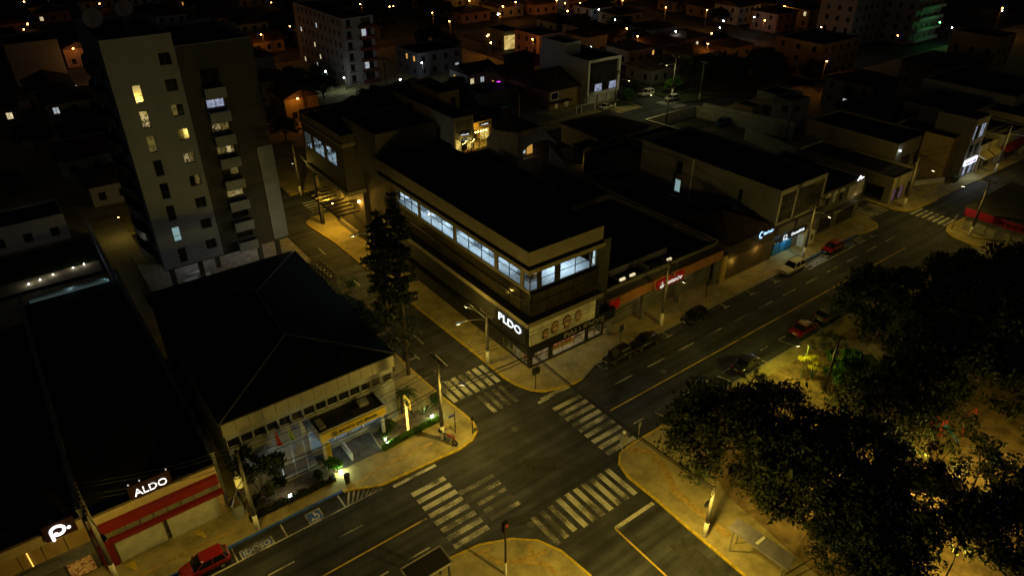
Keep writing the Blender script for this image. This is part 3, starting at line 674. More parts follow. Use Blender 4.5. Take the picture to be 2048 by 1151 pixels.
ms = root('lattice_mast', 'lattice aerial mast standing on the tower roof', 'mast', 13.7, 83, 27.6)
b = MB()
for dx, dy in ((0,0),(.6,0),(.3,.5)): b.tube((13.2+dx,82.5+dy,27.6),(13.2+dx,82.5+dy,32),.03,n=5)
for k in range(9):
    z = 27.8+k*.45; b.tube((13.2,82.5,z),(13.8,82.5,z+.4),.02,n=4).tube((13.8,82.5,z),(13.5,83,z+.4),.02,n=4).tube((13.5,83,z),(13.2,82.5,z+.4),.02,n=4)
b.build('lattice', mat('mast_paint', (.4,.22,.16)), ms)

# ---- bank with the wide dark hipped roof
bk = root('bank_building', 'low bank building with panelled fascia, yellow entrance canopy and wide dark roof', 'building', 13, 43.7)
BW = mat('bank_pale_wall', (.20,.21,.22), var=.12); BF = mat('bank_fascia_panel', (.20,.19,.165), var=.12, scale=.8)
hl = [(k*1.0+.03, k*1.0+.97, 4.3, 5.2) for k in range(14)]
big = [(6.0,9.3,.5,2.6),(9.7,13.0,.5,2.6)]
facade(bk, (6.2,43.75), (20.2,43.75), .12, 6.3, hl+big, BW, .25)
for h in hl: window(bk, (6.2,43.75), (20.2,43.75), h, .2, FRAMEW, GDARK, nx=1, fw=.05)
LBK = lit('bank_window_glow', (.55,.78,.85), .16, (.2,.32,.38), .8)
for h in big: window(bk, (6.2,43.75), (20.2,43.75), h, .2, FRAMEW, LBK, nx=3, zsplit=(.55,), fw=.09, name='glazed_front')
MB().add([(20.2,43.75,.12),(20.2,65,.12),(20.2,65,6.3),(20.2,43.75,6.3)]).add([(20.2,65,.12),(6.2,65,.12),(6.2,65,6.3),(20.2,65,6.3)]).add([(6.2,65,.12),(6.2,43.75,.12),(6.2,43.75,6.3),(6.2,65,6.3)]).build('wall', BW, bk)
for k in range(14):                                  # leaning fascia panels with open joints
    x0, x1 = 6.0+k*1.005+.015, 6.0+(k+1)*1.005-.015
    MB().extr([(x0,42.95,6.32),(x1,42.95,6.32),(x1,43.05,7.56),(x0,43.05,7.56)], (0,.08,0)).build('fascia_panel', BF, bk)
MB().box(6.0,20.1,43.16,43.75,6.2,6.32).build('soffit', BW, bk); MB().box(5.95,20.15,43.15,43.2,6.32,7.5).build('fascia_back', CHAR, bk)
rb = MB(); z0 = 7.58; A, B_ = (13.6,49.5,8.6), (14.0,57.5,8.6); c4 = [(5.9,42.9,z0),(20.2,42.9,z0),(20.6,65.2,z0),(5.9,65.2,z0)]
rb.add([c4[0],c4[1],A]).add([c4[1],c4[2],B_,A]).add([c4[2],c4[3],B_]).add([c4[3],c4[0],A,B_])
for k in range(4):
    p, q = c4[k], c4[(k+1) % 4]; rb.add([(p[0],p[1],z0-.12),(q[0],q[1],z0-.12),q,p])
rb.build('roof', ROOFM, bk)
RC = mat('ridge_cap_steel', (.10,.10,.11), rough=.45, metal=.3)
for p, q in ((c4[0],A),(c4[1],A),(A,B_),(c4[2],B_),(c4[3],B_)): MB().tube(Vector(p)+Vector((0,0,.03)),Vector(q)+Vector((0,0,.03)),.07,n=6).build('ridge_cap', RC, bk)
# canopy with the yellow band
YB = mat('bank_yellow', (.48,.34,.015), rough=.5, var=.08)
MB().box(12.5,18.1,41.52,43.74,3.85,3.98).build('canopy_roof', ROOFM, bk); MB().box(12.5,18.1,41.45,41.52,3.2,3.95).build('canopy_band', YB, bk)
MB().box(12.5,18.1,41.53,41.62,3.98,4.12).box(12.4,12.5,41.45,43.74,3.2,4.12).box(18.1,18.2,41.45,43.74,3.2,4.12).build('canopy_frame', mat('canopy_trim',(.34,.34,.33)), bk)
for x in (12.7,17.9): MB().box(x-.12,x+.12,41.7,41.95,.12,3.84).build('canopy_post', MATS['canopy_trim'], bk)
MB().box(16.4,17.2,42.5,43.2,3.99,4.35).box(12.7,13.2,42,43.2,3.99,4.2).build('rooftop_unit', STEEL, bk)
for x in (13.7,15.5): MB().box(x,x+.5,42.3,42.7,3.78,3.84).build('canopy_lamp', emi('canopy_lamp', (.75,.92,1), 16), bk); light(bk, (x+.25,42.5,3.7), 12, (.72,.9,1), .25)
light(bk, (9.0,41.9,.5), 110, (.6,.85,.95), .15, 'SPOT', (9.2,43.7,4.5), 110)
MB().box(12.9,13.5,42.6,43.0,.12,1.7).build('cash_machine', YB, bk)
MB().box(14.6,14.75,41.3,43.3,.12,.9).build('ramp_wall', MATS['canopy_trim'], bk); MB().box(6.2,12.2,42.6,43.7,.12,.35).build('plinth', mat('bank_plinth', (.2,.19,.18)), bk)
sg = root('bank_sign', 'dark lettering on the yellow band over the bank entrance', 'sign', 15, 41.4, 3.4)
text(sg, 'BANCO DO BRASIL', mat('sign_navy', (.03,.04,.07)), (15.7,41.44,3.58), *FX, height=.3, width=3.4, ext=.015, bold=True); crossed(sg, MATS['sign_navy'], (13.6,41.43,3.58), *FX, .55)
tt = root('bank_totem', 'slim lit totem pole with a small yellow board in the bank garden', 'sign', 20.1, 41.7)
MB().box(20.03,20.17,41.63,41.77,.12,3.0).build('lit_post', emi('amber_strip', (1,.62,.1), 3.2), tt); MB().box(20.05,20.15,40.85,41.85,3.0,3.95).build('board', emi('lit_yellow_board', (1,.68,.04), .55), tt)
crossed(tt, MATS['sign_navy'], (20.04,41.35,3.5), *FW, .8); light(tt, (20.1,41.4,1.4), 25, (1,.65,.12), .3)

# ---- shop with red canopy and its neighbour
SHUT = mat('roller_shutter', (.36,.35,.30), rough=.55, var=.15, scale=1.2); RED = mat('red_canopy', (.15,.009,.006), rough=.55, var=.12); TAN = mat('tan_parapet', (.33,.25,.14), var=.12)
al = root('shoe_shop_building', 'single-storey shop with two red canopy bands and grey roller shutters', 'building', .6, 42.2)
MB().box(-3.6,4.75,42.0,42.25,2.5,5.0).build('parapet', TAN, al); MB().box(-3.6,4.75,42.25,76,.12,4.4).build('body', mat('party_wall', (.12,.11,.1)), al); MB().box(-3.6,4.75,42.26,76,4.41,4.5).build('roof', ROOFD, al)
MB().extr([(-3.5,41.98,4.3),(-3.5,41.72,4.2),(-3.5,41.72,3.5),(-3.5,41.98,3.45)], (8.2,0,0)).build('canopy', RED, al); MB().extr([(-3.3,41.98,2.85),(-3.3,41.6,2.8),(-3.3,41.6,2.5),(-3.3,41.98,2.5)], (8.1,0,0)).build('canopy', RED, al)
for k in range(9): MB().box(-3.4+k*.9,-3.4+k*.9+.84,41.88,41.98,2.9,3.42).build('canopy_panel', mat('grimy_panel', (.13,.12,.09)), al)
b = MB(); b.box(-3.6,-2.7,42.0,42.2,.12,2.5).build('red_pier', RED, al)
for x0, x1 in ((-2.6,.5),(.8,4.3)):
    for k in range(11): MB().extr([(x0,42.05,.14+k*.2),(x0,42.0,.24+k*.2),(x0,42.05,.33+k*.2)], (x1-x0,0,0)).build('shutter_slat', SHUT, al)
    MB().box(x0,x1,42.06,42.1,.12,2.4).build('shutter_back', SHUT, al)
MB().box(4.3,4.75,42.0,42.2,.12,2.5).build('pier', TAN, al)
sg = root('roof_sign', 'red roof sign with white lit letters ALDO on the shop parapet', 'sign', .7, 42, 5)
MB().box(-.75,1.95,42.05,42.2,5.05,6.25).build('board', mat('deep_red_board', (.018,.0015,.0015)), sg)
text(sg, 'ALDO', emi('sign_white', (1,.97,.95), 1.5), (.6,42.03,5.55), *FX, height=.6, width=2.1, ext=.02)
for x in (-.6,.1,1.8): MB().tube((x,42.2,6.2),(x,42.0,6.5),.02).ball((x,41.95,6.52),.05).build('sign_lamp', emi('tiny_lamp',(1,.98,.9),.5), sg)
ps = root('slatted_shop_building', 'shop with golden horizontal slat screen below a plain parapet at the frame corner', 'building', -7.7, 42.4)
MB().box(-13,-3.75,42.3,42.55,4.3,5.1).build('parapet', TAN, ps); MB().box(-13,-3.75,42.56,72,.12,4.6).build('body', MATS['party_wall'], ps); MB().box(-13,-3.75,42.57,72,4.61,4.7).build('roof', ROOFD, ps)
SLT = mat('golden_slat', (.40,.27,.10), rough=.5, var=.1)
for j in range(7):
    x0 = -12.9+j*1.31
    for k in range(13): MB().box(x0+.02,x0+1.27,42.36,42.42,2.95+k*.1,3.01+k*.1).build('slat', SLT, ps)
for j in (1,4): MB().box(-12.9+j*1.31+.5,-12.9+j*1.31+.56,42.3,42.34,2.95,4.25).build('light_strip', emi('gold_strip',(1,.6,.1),1.6), ps)
MB().box(-13,-3.8,41.6,42.3,2.5,2.7).build('awning', mat('grey_awning',(.14,.14,.12)), ps)
MB().box(-5.6,-4.1,42.4,42.5,.3,2.4).build('lit_display', lit('shop_glow',(1,.45,.06),.22,(.2,.04,.01),2.4), ps); light(ps, (-4.8,41.8,2.2), 14, (1,.6,.15), .2)
sg = root('roof_sign', 'dark red square sign with a white lit letter P and dot', 'sign', -5, 42, 4.6)
MB().box(-5.9,-4.1,42.1,42.28,4.55,5.85).build('board', MATS['deep_red_board'], sg)
b = MB(); pp = [(-5.5,4.5),(-5.5,5.2)]+[(-5.12+.38*math.cos(R(a)), 5.2+.36*math.sin(R(a))) for a in range(180,-121,-20)]+[(-5.22,5.06)]
for p, q in zip(pp[:-1],pp[1:]): b.tube((p[0],42.07,p[1]),(q[0],42.07,q[1]),.1,n=8)
for a in pp[1:-1]: b.ball((a[0],42.07,a[1]),.1,8,6)
b.ball((-4.5,42.07,5.1),.12); b.build('letter', MATS['sign_white'], sg)
for x in (-3.7, 4.95):
    w = root('party_wall', 'long parapet wall between the shop roofs' if x < 0 else 'long parapet wall between the red canopy shop and the bank', 'wall', x, 42.5); MB().box(x-.12,x+.12,42.6,76,.12,5.6).build('wall', mat('parapet_render',(.10,.10,.11)), w); MB().box(x-.16,x+.16,42.6,76,5.6,5.68).build('coping', mat('parapet_cap',(.2,.22,.24)), w)
sk = root('ribbed_skylight', 'glowing ribbed skylight strip along the rear of the shop roofs', 'skylight', .6, 76.5, 4)
for k in range(40): MB().box(-3.0+k*.175,-2.92+k*.175,76.2,77.0,4.5,4.62).build('rib', mat('skylight_rib',(.55,.6,.6)), sk)
MB().box(-3.1,4.2,76.3,76.9,4.3,4.42).build('glow_panel', emi('skylight_glow',(.5,.75,.75),.06), sk); light(sk, (4.0,76.6,4.9), 5, (.5,.9,1), .1); light(sk, (.6,76.6,4.9), 5, (.6,.9,.95), .1)

# ---- terracotta-fronted bank
TER = mat('terracotta_fascia', (.30,.13,.05), var=.15, scale=1.2); SRED = mat('sign_red', (.48,.012,.012), rough=.4, var=.08); GRY = mat('grey_render', (.12,.115,.11), var=.15)
SGL = lit('red_lobby_glow', (.9,.75,.5), .35, (.12,.02,.015), 3.0, .4, .65); SG2 = lit('gold_shop_glow', (1,.7,.16), .9, (.12,.07,.01), 2.5)
sn = root('red_bank_building', 'low bank branch with terracotta fascia, pillars and a red sign box', 'building', 52.5, 42)
facade(sn, (44,42.9), (61.6,42.9), .12, 3.2, [(.8,3.4,.3,2.9),(3.9,5.9,1.6,2.6),(6.4,9.8,.3,2.7),(10.9,14.6,.3,2.9),(15,17.2,1.7,2.9)], GRY, .15)
for h, n, p in (((.8,3.4,.3,2.9),5,SGL),((3.9,5.9,1.6,2.6),3,[GDARK,SG2]),((6.4,9.8,.3,2.7),4,[SGL,GDARK]),((10.9,14.6,.3,2.9),5,[GDARK,SGL]),((15,17.2,1.7,2.9),4,[SGL,GDARK])): window(sn, (44,42.9), (61.6,42.9), h, .12, FRAMED, p, nx=n, nz=1)
for k in range(11): MB().box(43.6+k*1.62+.01,43.6+k*1.62+1.61,41.7,41.95,3.35,4.5).build('fascia_panel', TER, sn)
MB().box(43.6,61.5,41.96,42.9,3.3,4.45).build('fascia_back', GRY, sn)
for x in (44.0,48.8,54.3,60.9): MB().box(x-.2,x+.2,41.7,42.1,.12,3.3).build('pillar', GRY, sn)
MB().box(43.6,45.0,41.6,41.69,3.2,4.3).build('red_end_panel', SRED, sn)
MB().box(43.6,61.6,42.91,60.5,.12,4.1).build('body', GRY, sn); MB().box(43.7,61.4,43.0,60.4,4.11,4.2).build('roof', ROOFD, sn); coping(sn, 43.6,61.6,42.91,60.5,4.9,GRY,dn=.8)
MB().box(46.4,46.6,43.6,45.6,4.2,5.0).box(46.6,56,45.4,45.6,4.2,5.0).box(51,51.2,43.6,45.4,4.2,5.0).build('roof_well_wall', GRY, sn)
for x in (47.4,48.9,54.6): MB().box(x,x+.7,44.0,44.2,4.25,4.5).build('roof_lantern', emi('pale_lantern',(1,.85,.5),.9), sn)
for x in (49.8,51.4): MB().extr([(x,40.6,.9),(x+2.6,40.6,.25),(x+2.6,40.66,.25),(x,40.66,.9)],(0,0,.06)).build('ramp_rail', STEEL, sn)
light(sn, (49.2,42.3,2.6), 16, (1,.7,.2), .2); light(sn, (56.5,42.3,2.8), 18, (1,.6,.4), .2)
sg = root('red_sign', 'red sign box with white flame emblem and lettering on the terracotta fascia', 'sign', 52.4, 41.6, 3.3)
MB().box(50.4,54.5,41.45,41.7,3.3,4.35).build('box', emi('red_box_glow',(.5,.012,.012),.08), sg); text(sg, 'Santander', emi('sign_soft_white',(1,.95,.9),.55), (52.9,41.44,3.78), *FX, height=.5, width=2.7, bold=True, ext=.02)
b = MB(); b.tube((51.05,41.43,3.6),(51.05,41.41,3.6),.3,n=14).extr([(50.95,41.42,3.8),(51.2,41.42,3.8),(51.1,41.42,4.15)],(0,.02,0)); b.build('emblem', MATS['sign_soft_white'], sg)

# ---- dark timber-fronted café
DW = mat('dark_timber', (.09,.065,.04), rough=.7, var=.35, scale=2)
cf = root('timber_front_building', 'narrow low building with dark slatted timber front and gabled roof', 'building', 66.8, 41.8)
facade(cf, (62.4,41.7), (71.2,41.7), .12, 3.0, [(.9,2.1,.2,1.7),(5.0,6.6,.9,2.2),(2.8,3.2,.6,1.8),(7.4,8.3,.2,2.1)], DW, .2)
for h, p in (((.9,2.1,.2,1.7),[SG2,SGL]),((5.0,6.6,.9,2.2),SG2),((2.8,3.2,.6,1.8),LYD),((7.4,8.3,.2,2.1),GDARK)): window(cf, (62.4,41.7), (71.2,41.7), h, .15, FRAMED, p, nx=2)
for k in range(9): MB().extr([(62.4,41.62,2.95+k*.2),(62.4,41.55,3.08+k*.2),(62.4,41.62,3.1+k*.2)],(8.7,0,0)).build('timber_slat', DW, cf)
MB().box(62.4,71.2,41.72,50,.12,4.6).build('body', DW, cf); hip(cf, 62.5,71.1,42.0,51,4.6,1.5,TILE,ov=.1,gable=False,axis='x')
MB().box(61.6,62.35,41.6,42,.12,3.6).build('gold_pier', mat('ochre_pier',(.4,.27,.08),var=.3,scale=3), cf)
light(cf, (63.4,41.3,2.4), 40, (1,.66,.1), .2); light(cf, (67.9,41.2,2.6), 48, (1,.6,.12), .2)
sg = root('script_sign', 'blue-white glowing script sign with round emblem above the timber front', 'sign', 68.5, 41.4, 4.2)
strokes(sg, emi('blue_neon',(.35,.62,1),2.6), (69.4,41.45,4.55), *FX, 1.9, .38, 8, seed=4); b = MB()
for a in range(60,300,30): b.tube((68.0+.35*math.cos(R(a)),41.45,4.5+.4*math.sin(R(a))),(68.0+.35*math.cos(R(a+30)),41.45,4.5+.4*math.sin(R(a+30))),.05,n=6)
b.build('emblem', MATS['blue_neon'], sg)

# ---- tall pale block with the glass front
GW = mat('grey_white_render', (.19,.185,.19), var=.1, scale=.5); DGF = mat('front_dark_glass', (.02,.02,.022), rough=.07, var=.3, spec=.7)
tc_ = root('office_block', 'three-storey block with blank pale side wall and dark glass front', 'building', 76, 41.6)
shell(tc_, 71.3, 81, 42.0, 64.5, .12, 9.0, GW, S=[(71.7,74.6,4.6,8.4,dict(nx=2,nz=3,pm=DGF)),(75.2,80.6,4.6,8.4,dict(nx=3,nz=3,pm=DGF))], W=[(47.2,47.8,5.8,7.4),(57,58,3.6,5.4,dict(pm=LC,nx=1)),(57,58,6.2,8,dict(nx=1))], depth=.12, roofm=ROOFD, copm=GW)
MB().box(71.22,71.3,55.2,55.36,.12,8.9).build('downpipe', FRAMEW, tc_); MB().box(71.0,71.25,46.6,48.2,3.9,4.9).build('air_conditioner', FRAMEW, tc_); MB().box(71.0,71.25,50.4,51.2,3.3,4.0).build('air_conditioner', FRAMEW, tc_)
MB().box(71.3,81,41.4,41.98,3.3,4.4).build('fascia', mat('slate_fascia',(.06,.06,.075)), tc_)
BLU = mat('blue_door_panel', (.02,.16,.34), rough=.4)
for x in (71.8,73.2,74.6): MB().box(x,x+1.2,41.85,41.98,.2,2.0).build('blue_door', BLU, tc_)
MB().box(71.6,76,41.6,41.98,2.05,2.15).build('canopy', FRAMEW, tc_); MB().box(72.4,75.6,41.5,41.6,2.02,2.06).build('canopy_lamp', emi('cyan_tube',(.5,.9,1),5), tc_); light(tc_, (74,41.2,1.95), 55, (.5,.85,1), .3)
MB().box(77.0,79.4,41.0,41.9,.12,1.9).build('white_kiosk', FRAMEW, tc_); MB().box(78.6,79.0,40.98,41.0,.7,1.5).build('panel', CHAR, tc_)
sg = root('tooth_sign', 'dark sign with white tooth outline and lettering over the blue doors', 'sign', 74.5, 41.3, 2.3)
MB().box(72.0,77.6,41.3,41.4,2.2,3.2).build('panel', BLACKP, sg); text(sg, 'DentalKids', emi('soft_white2',(.85,.93,1),1.0), (75.7,41.29,2.75), *FX, height=.4, width=2.7, ext=.02)
b = MB(); tp = [(72.75,2.35),(72.65,2.75),(72.75,3.05),(73.0,2.98),(73.25,3.05),(73.35,2.75),(73.25,2.35),(73.1,2.6),(72.9,2.6),(72.75,2.35)]
for p, q in zip(tp[:-1],tp[1:]): b.tube((p[0],41.27,p[1]),(q[0],41.27,q[1]),.035,n=5)
b.build('emblem', MATS['soft_white2'], sg)
# ---- arched-window corner block
dk = root('arched_window_building', 'two-storey corner block with arched upper windows and pale slatted end', 'building', 86, 41.6)
shell(dk, 81.1, 91, 42.0, 54.6, .12, 6.0, GRY, S=[(82,83,4.0,5.3),(83.6,84.6,4.0,5.3,dict(pm=LYD)),(85.2,86.2,4.0,5.3),(81.8,84.8,.3,2.4,dict(nx=3)),(86,90,.3,2.4,dict(nx=4))], roofm=ROOFD, copm=GRY)
for x in (82.5,84.1,85.7):
    b = MB(); pts = [(x-.55,41.98,5.3)]+[(x+.55*math.cos(R(a)),41.98,5.3+.55*math.sin(R(a))) for a in range(180,-1,-20)]; b.extr(pts,(0,-.04,0)); b.build('arch_head', FRAMEW, dk)
SLW = mat('white_vertical_slat', (.52,.50,.45))
for k in range(12): MB().box(87.2+k*.3,87.32+k*.3,41.8,41.95,3.9,5.7).build('vertical_slat', SLW, dk)
MB().box(81.1,91,41.3,41.98,2.9,3.2).build('canopy', mat('dark_canopy',(.08,.08,.09)), dk); light(dk, (88.9,41.5,3.8), 10, WARM, .2)
sg = root('white_logo_sign', 'small bright white logo sign on the corner block parapet', 'sign', 89.6, 41.8, 6)
text(sg, 'A-', emi('logo_white',(.9,.95,1),3), (89.6,41.93,6.3), *FX, height=.6, width=1.5, bold=True)
sg = root('shop_sign', 'faint pale lettering on the canopy of the arched-window block', 'sign', 86, 41.2, 3); strokes(sg, mat('dull_letters',(.45,.43,.38)), (84.6,41.26,3.05), *FX, 2.2, .34, 7, seed=3)

# ---- houses and halls inside the block
CREAM = mat('cream_render',(.23,.205,.15),var=.12,scale=.5); WHR = mat('white_render',(.30,.30,.31),var=.1); OCH = mat('ochre_render',(.29,.20,.08),var=.12)
CREAM2 = mat('tan_house_render',(.42,.37,.27),var=.12,scale=.6); WHR2 = mat('white_gable_render',(.50,.50,.50),var=.1)
th = root('tan_house', 'tan house with sloping side parapet, arched balcony and lit room', 'house', 66, 82)
b = MB(); b.extr([(62.2,81.4,.1),(62.2,89.5,.1),(62.2,89.6,3.9),(62.2,88,6.0),(62.2,81.3,7.2)][::-1],(.2,0,0)); b.build('side_wall', CREAM2, th)
MB().box(62.4,63.2,81.3,82,.1,7.1).build('wall', CREAM2, th)
MB().box(63.2,70,83.5,89.5,.1,3.0).build('rear_rooms', CREAM2, th); MB().box(63.2,69.8,81.6,83.5,.1,2.0).build('terrace', CREAM2, th); MB().box(63.2,69.8,81.4,81.6,2.0,2.7).build('balustrade', CREAM2, th)
b = MB(); arc_ = [(63.2,81.4,5.0)]+[(66.5+3.3*math.cos(R(a)),81.4,3.6+1.5*math.sin(R(a))) for a in range(160,-1,-16)]+[(69.9,81.4,4.2),(66.6,81.4,7.4),(63.2,81.4,6.0)]; b.extr(arc_,(0,.15,0)); b.build('arched_gable', WHR2, th)
MB().box(63.3,65.2,83.3,83.45,2.9,4.2).build('lit_room', lit('room_white',(.8,.95,.9),.6,(.2,.3,.3),2), th); MB().box(65.6,66.6,83.3,83.45,2.6,4.0).build('lit_door', emi('door_orange',(1,.5,.08),.5), th)
b = MB(); b.extr([(66.6,79,.1),(66.6,79,4.8),(69.9,79,1.4),(69.9,79,.1)],(0,.2,0)); b.build('wing_wall', WHR2, th)
MB().add([(66.6,79,4.85),(69.9,79,1.45),(73,84,1.6),(70,87,4.9)]).add([(62.4,82,7.15),(62.4,90,4),(66.6,90,7.5),(66.6,81.5,7.5)]).add([(66.6,81.4,7.5),(66.6,90,7.5),(71,90,4.2),(70.6,81.4,4.1)]).build('roof', TILE, th)
hp = root('tiled_hall', 'large hall with dark hipped roof behind the tan house', 'house', 84, 80); shell(hp, 78.4,89.8,80.2,90,.1,3.5,CREAM,cop=False,S=[(80,82,1.2,2.6),(84,86,1.2,2.6)]); hip(hp,78.4,89.8,80.2,90,3.5,1.4,TILE,axis='x')
ax_ = root('annex', 'small cream annex with one glowing yellow window', 'house', 75.7, 79.4); shell(ax_, 74,77.6,79.4,81.8,.1,2.9,CREAM,cop=False,S=[(74.3,75.0,.5,1.0,dict(nx=1,pm=emi('yellow_lamp_window',(1,.72,.1),2.5))),(75.6,76.6,1.6,2.5)]); hip(ax_,74,77.6,79.4,81.8,2.9,.7,TILE,ov=.2,axis='x'); light(ax_,(74.6,79.0,.9),12,(1,.7,.15),.1)
bx = root('brick_infill_house', 'unfinished house with brick infill panels beside the office block', 'house', 68, 66); shell(bx, 66,71.2,65,70,.1,3.4,mat('concrete_frame',(.22,.2,.18)),roofm=ROOFD,cop=False,S=[(66.3,71,.3,1.8,dict(nx=2))])
for k in range(3): MB().box(66.3+k*1.6,67.7+k*1.6,64.93,65.0,2.1,3.2).build('brick_panel', mat('red_brick',(.16,.05,.035),var=.3,scale=6), bx)
for x0,x1,y0,y1,z,lb in ((45,55.5,61,68.5,3.4,'low flat workshop roof behind the corner building'),(56,62.8,61.2,72,3.0,'low tiled shed behind the terracotta-fronted bank'),(44,60,69.5,80,3.2,'wide low store roof behind the rear wing'),(63.2,70.8,52,64,3.2,'long low shed beside the office block side wall'),(45,60.6,80.4,87,3.6,'dark workshop beside the rear wing on the back street'),(72,80.8,65.2,77,3.4,'dark garage block behind the office block'),(82,91.4,55,78,3.6,'long dark warehouse behind the arched-window block')):
    r_ = root('shed', lb, 'shed', (x0+x1)/2, y0); shell(r_, x0,x1,y0,y1,.1,z,GRY,roofm=ROOFD,copm=GRY,lip=.25,S=[(x0+1,x0+2.2,1,2.2)])
w = root('yard_wall', 'long thin wall with pale coping beside the bank roof', 'wall', 61.9, 60); MB().box(61.75,62.0,43,74,.1,5.0).build('wall', GRY, w); MB().box(61.7,62.05,43,74,5.0,5.06).build('coping', mat('brown_coping',(.3,.23,.15)), w)
# car park with pale boundary walls
LW = mat('pale_boundary_wall',(.52,.52,.42),var=.15,scale=.8)
def bwall(x0,y0,x1,y1,h,label,t=.12,m=LW):
    r_ = root('boundary_wall', label, 'wall', x0, y0); d = Vector((x1-x0,y1-y0)); d.normalize(); n = Vector((-d.y,d.x))*t
    MB().prism([(x0-n.x,y0-n.y),(x1-n.x,y1-n.y),(x1+n.x,y1+n.y),(x0+n.x,y0+n.y)],.0,h).build('wall', m, r_)
    n *= 1.4; MB().prism([(x0-n.x,y0-n.y),(x1-n.x,y1-n.y),(x1+n.x,y1+n.y),(x0+n.x,y0+n.y)],h,h+.06).build('coping', m, r_)
bwall(94.4,85.2,95.6,74,2.2,'pale lamp-lit boundary wall on the street side of the car park'); bwall(94.4,85.2,108.2,85.4,2.2,'boundary wall at the far end of the car park')
bwall(108.2,85.4,111.8,66,2.2,'long boundary wall along the far side of the car park'); bwall(105,71.2,102.4,59,2.4,'pale greenish wall running behind the warehouse roofs'); bwall(109.6,84.6,113.4,67,2.6,'second grey wall behind the car park wall')
struct(MB().prism([(95.7,74),(94.6,85),(108,85.2),(111.5,66.5),(105,66)],.12,.135).build('car_park', mat('yard_concrete',(.16,.145,.1),var=.3,scale=.4)))
for nm,(x0,x1,y0,y1,z,mm,lb) in dict(a=(113.6,117.4,76.4,80.6,3,OCH,'small ochre flat-roofed house beyond the car park wall'),b=(113.5,118.5,68.2,72.4,6,GW,'narrow tall grey house beyond the car park'),c=(118,124,73,79,5,CREAM,'two-storey cream house with a barred lit window')).items():
    r_ = root('house', lb, 'house', (x0+x1)/2, y0); shell(r_,x0,x1,y0,y1,.1,z,mm,roofm=ROOFD,S=[(x0+1,x0+2.2,z-2,z-1)],W=[(y0+.8,y0+2.2,z-2.2,z-1,dict(pm=lit('barred_window',(.95,.9,.6),.35,(.3,.28,.2),6) if nm == 'c' else GDARK,nx=3,nz=2))])

# ---- across the far crossing
e1 = root('crossing_shop', 'cream single-storey corner shop across the far crossing', 'building', 101.8, 41.4)
shell(e1, 98.5,105.3,41.4,57,.12,4.0,CREAM,S=[(99.2,102.2,.3,2.3,dict(nx=3,pm=[lit('purple_window',(.5,.1,.5),.12,(.5,.4,.3),4),GDARK])),(103,104.8,.3,2.5,dict(nx=2))],W=[(42.4,45.2,.3,2.4,dict(nx=3)),(46.2,48.4,.3,2.4,dict(nx=2,pm=LYD))],roofm=ROOFD,copm=CREAM)
e2 = root('long_hall', 'long plain hall behind the crossing shop with cream side wall', 'building', 111, 45.6); shell(e2,107,116,45.8,61,.12,6.0,CREAM,S=[(109,112,1,3.6,dict(nx=3)),(113.4,115,1,3.6)],roofm=ROOFD); MB().ball((107.4,45.6,5.0),.16).build('wall_lamp',emi('cool_globe',(.75,.88,1),6),e2); light(e2,(107.4,45.4,4.9),16,COOL,.1)
e3 = root('blank_wall_house', 'house with tall blank tan side wall beside the forecourt', 'building', 116.5, 41.5); shell(e3,113.6,116.1,41.2,45.4,.12,6.8,OCH,roofm=ROOFD)
tv = root('narrow_office_tower', 'narrow three-storey office with bright white shop sign at street level', 'building', 118.5, 39.8)
shell(tv,116.2,120.8,39.8,45.4,.12,9.5,GRY,S=[(116.7,118.3,6.2,8.4,dict(nx=2,pm=[LB,GDARK])),(118.7,120.4,6.2,8.4,dict(nx=2,pm=[LB,LB])),(116.7,118.3,3.4,5.4),(118.7,120.4,3.4,5.4),(116.6,120.4,.3,2.0,dict(nx=4,pm=[GDARK,LB]))],roofm=ROOFD)
sg = root('white_shop_sign', 'brightest white lit shop sign, on the narrow office front', 'sign', 118.5, 39.7, 2.3); MB().box(116.5,120.6,39.55,39.75,2.2,3.1).build('panel', emi('bright_sign',(.85,.93,1),1.5), sg); strokes(sg, None, (118.5,39.54,2.62), *FX, 3.4, .5, 9, seed=6, mats=[mat('sign_blue_letters',(.05,.08,.3)), mat('sign_red_letters',(.4,.03,.05)), MATS['sign_blue_letters']]); light(sg,(118.5,39.0,2.4),170,(.8,.93,1),.4)
for k,(x0,x1,h,mm,lb) in enumerate(((121,127,4.5,CREAM,'cream shop beside the narrow office'),(127.5,136,5,GW,'grey shop with a red awning along the far pavement'),(136.5,150,6,CREAM,'last shop block along the main road at the frame edge'))):
    r_ = root('shop_building', lb, 'building', (x0+x1)/2, 39.6); y0 = 39.6-k*.5; shell(r_,x0,x1,y0,y0+14,.12,h,mm,S=[(x0+.6,x0+2.4,.3,2.4,dict(pm=[LYD,GDARK])),(x0+3,x1-.6,.3,2.4,dict(nx=3))],roofm=ROOFD)
    MB().extr([(x0,y0,3.2),(x0,y0-1.2,2.7),(x0,y0-1.2,2.55),(x0,y0,2.8)],(x1-x0,0,0)).build('awning', RED if k == 1 else mat('sand_awning',(.3,.24,.12)), r_)
fh = root('forecourt_hedge', 'small clipped hedge block at the forecourt corner beside the white sign', 'hedge', 115.2, 39.7); MB().box(114.6,115.9,39.4,40.1,.12,.9).build('foliage', GRASS, fh)
for k in range(3):
    p = root('parking_stopper', 'yellow concrete wheel stopper on the forecourt', 'wheel stopper', 106.3+k*1.9, 40.4, .12, 'yellow wheel stoppers on the forecourt'); MB().box(105.9+k*1.9,106.8+k*1.9,40.2,40.6,.12,.3).build('block', KERB, p)
bwall(108.5,42.6,113.4,40.6,.8,'low white wall between forecourt and tan side wall',m=FRAMEW)
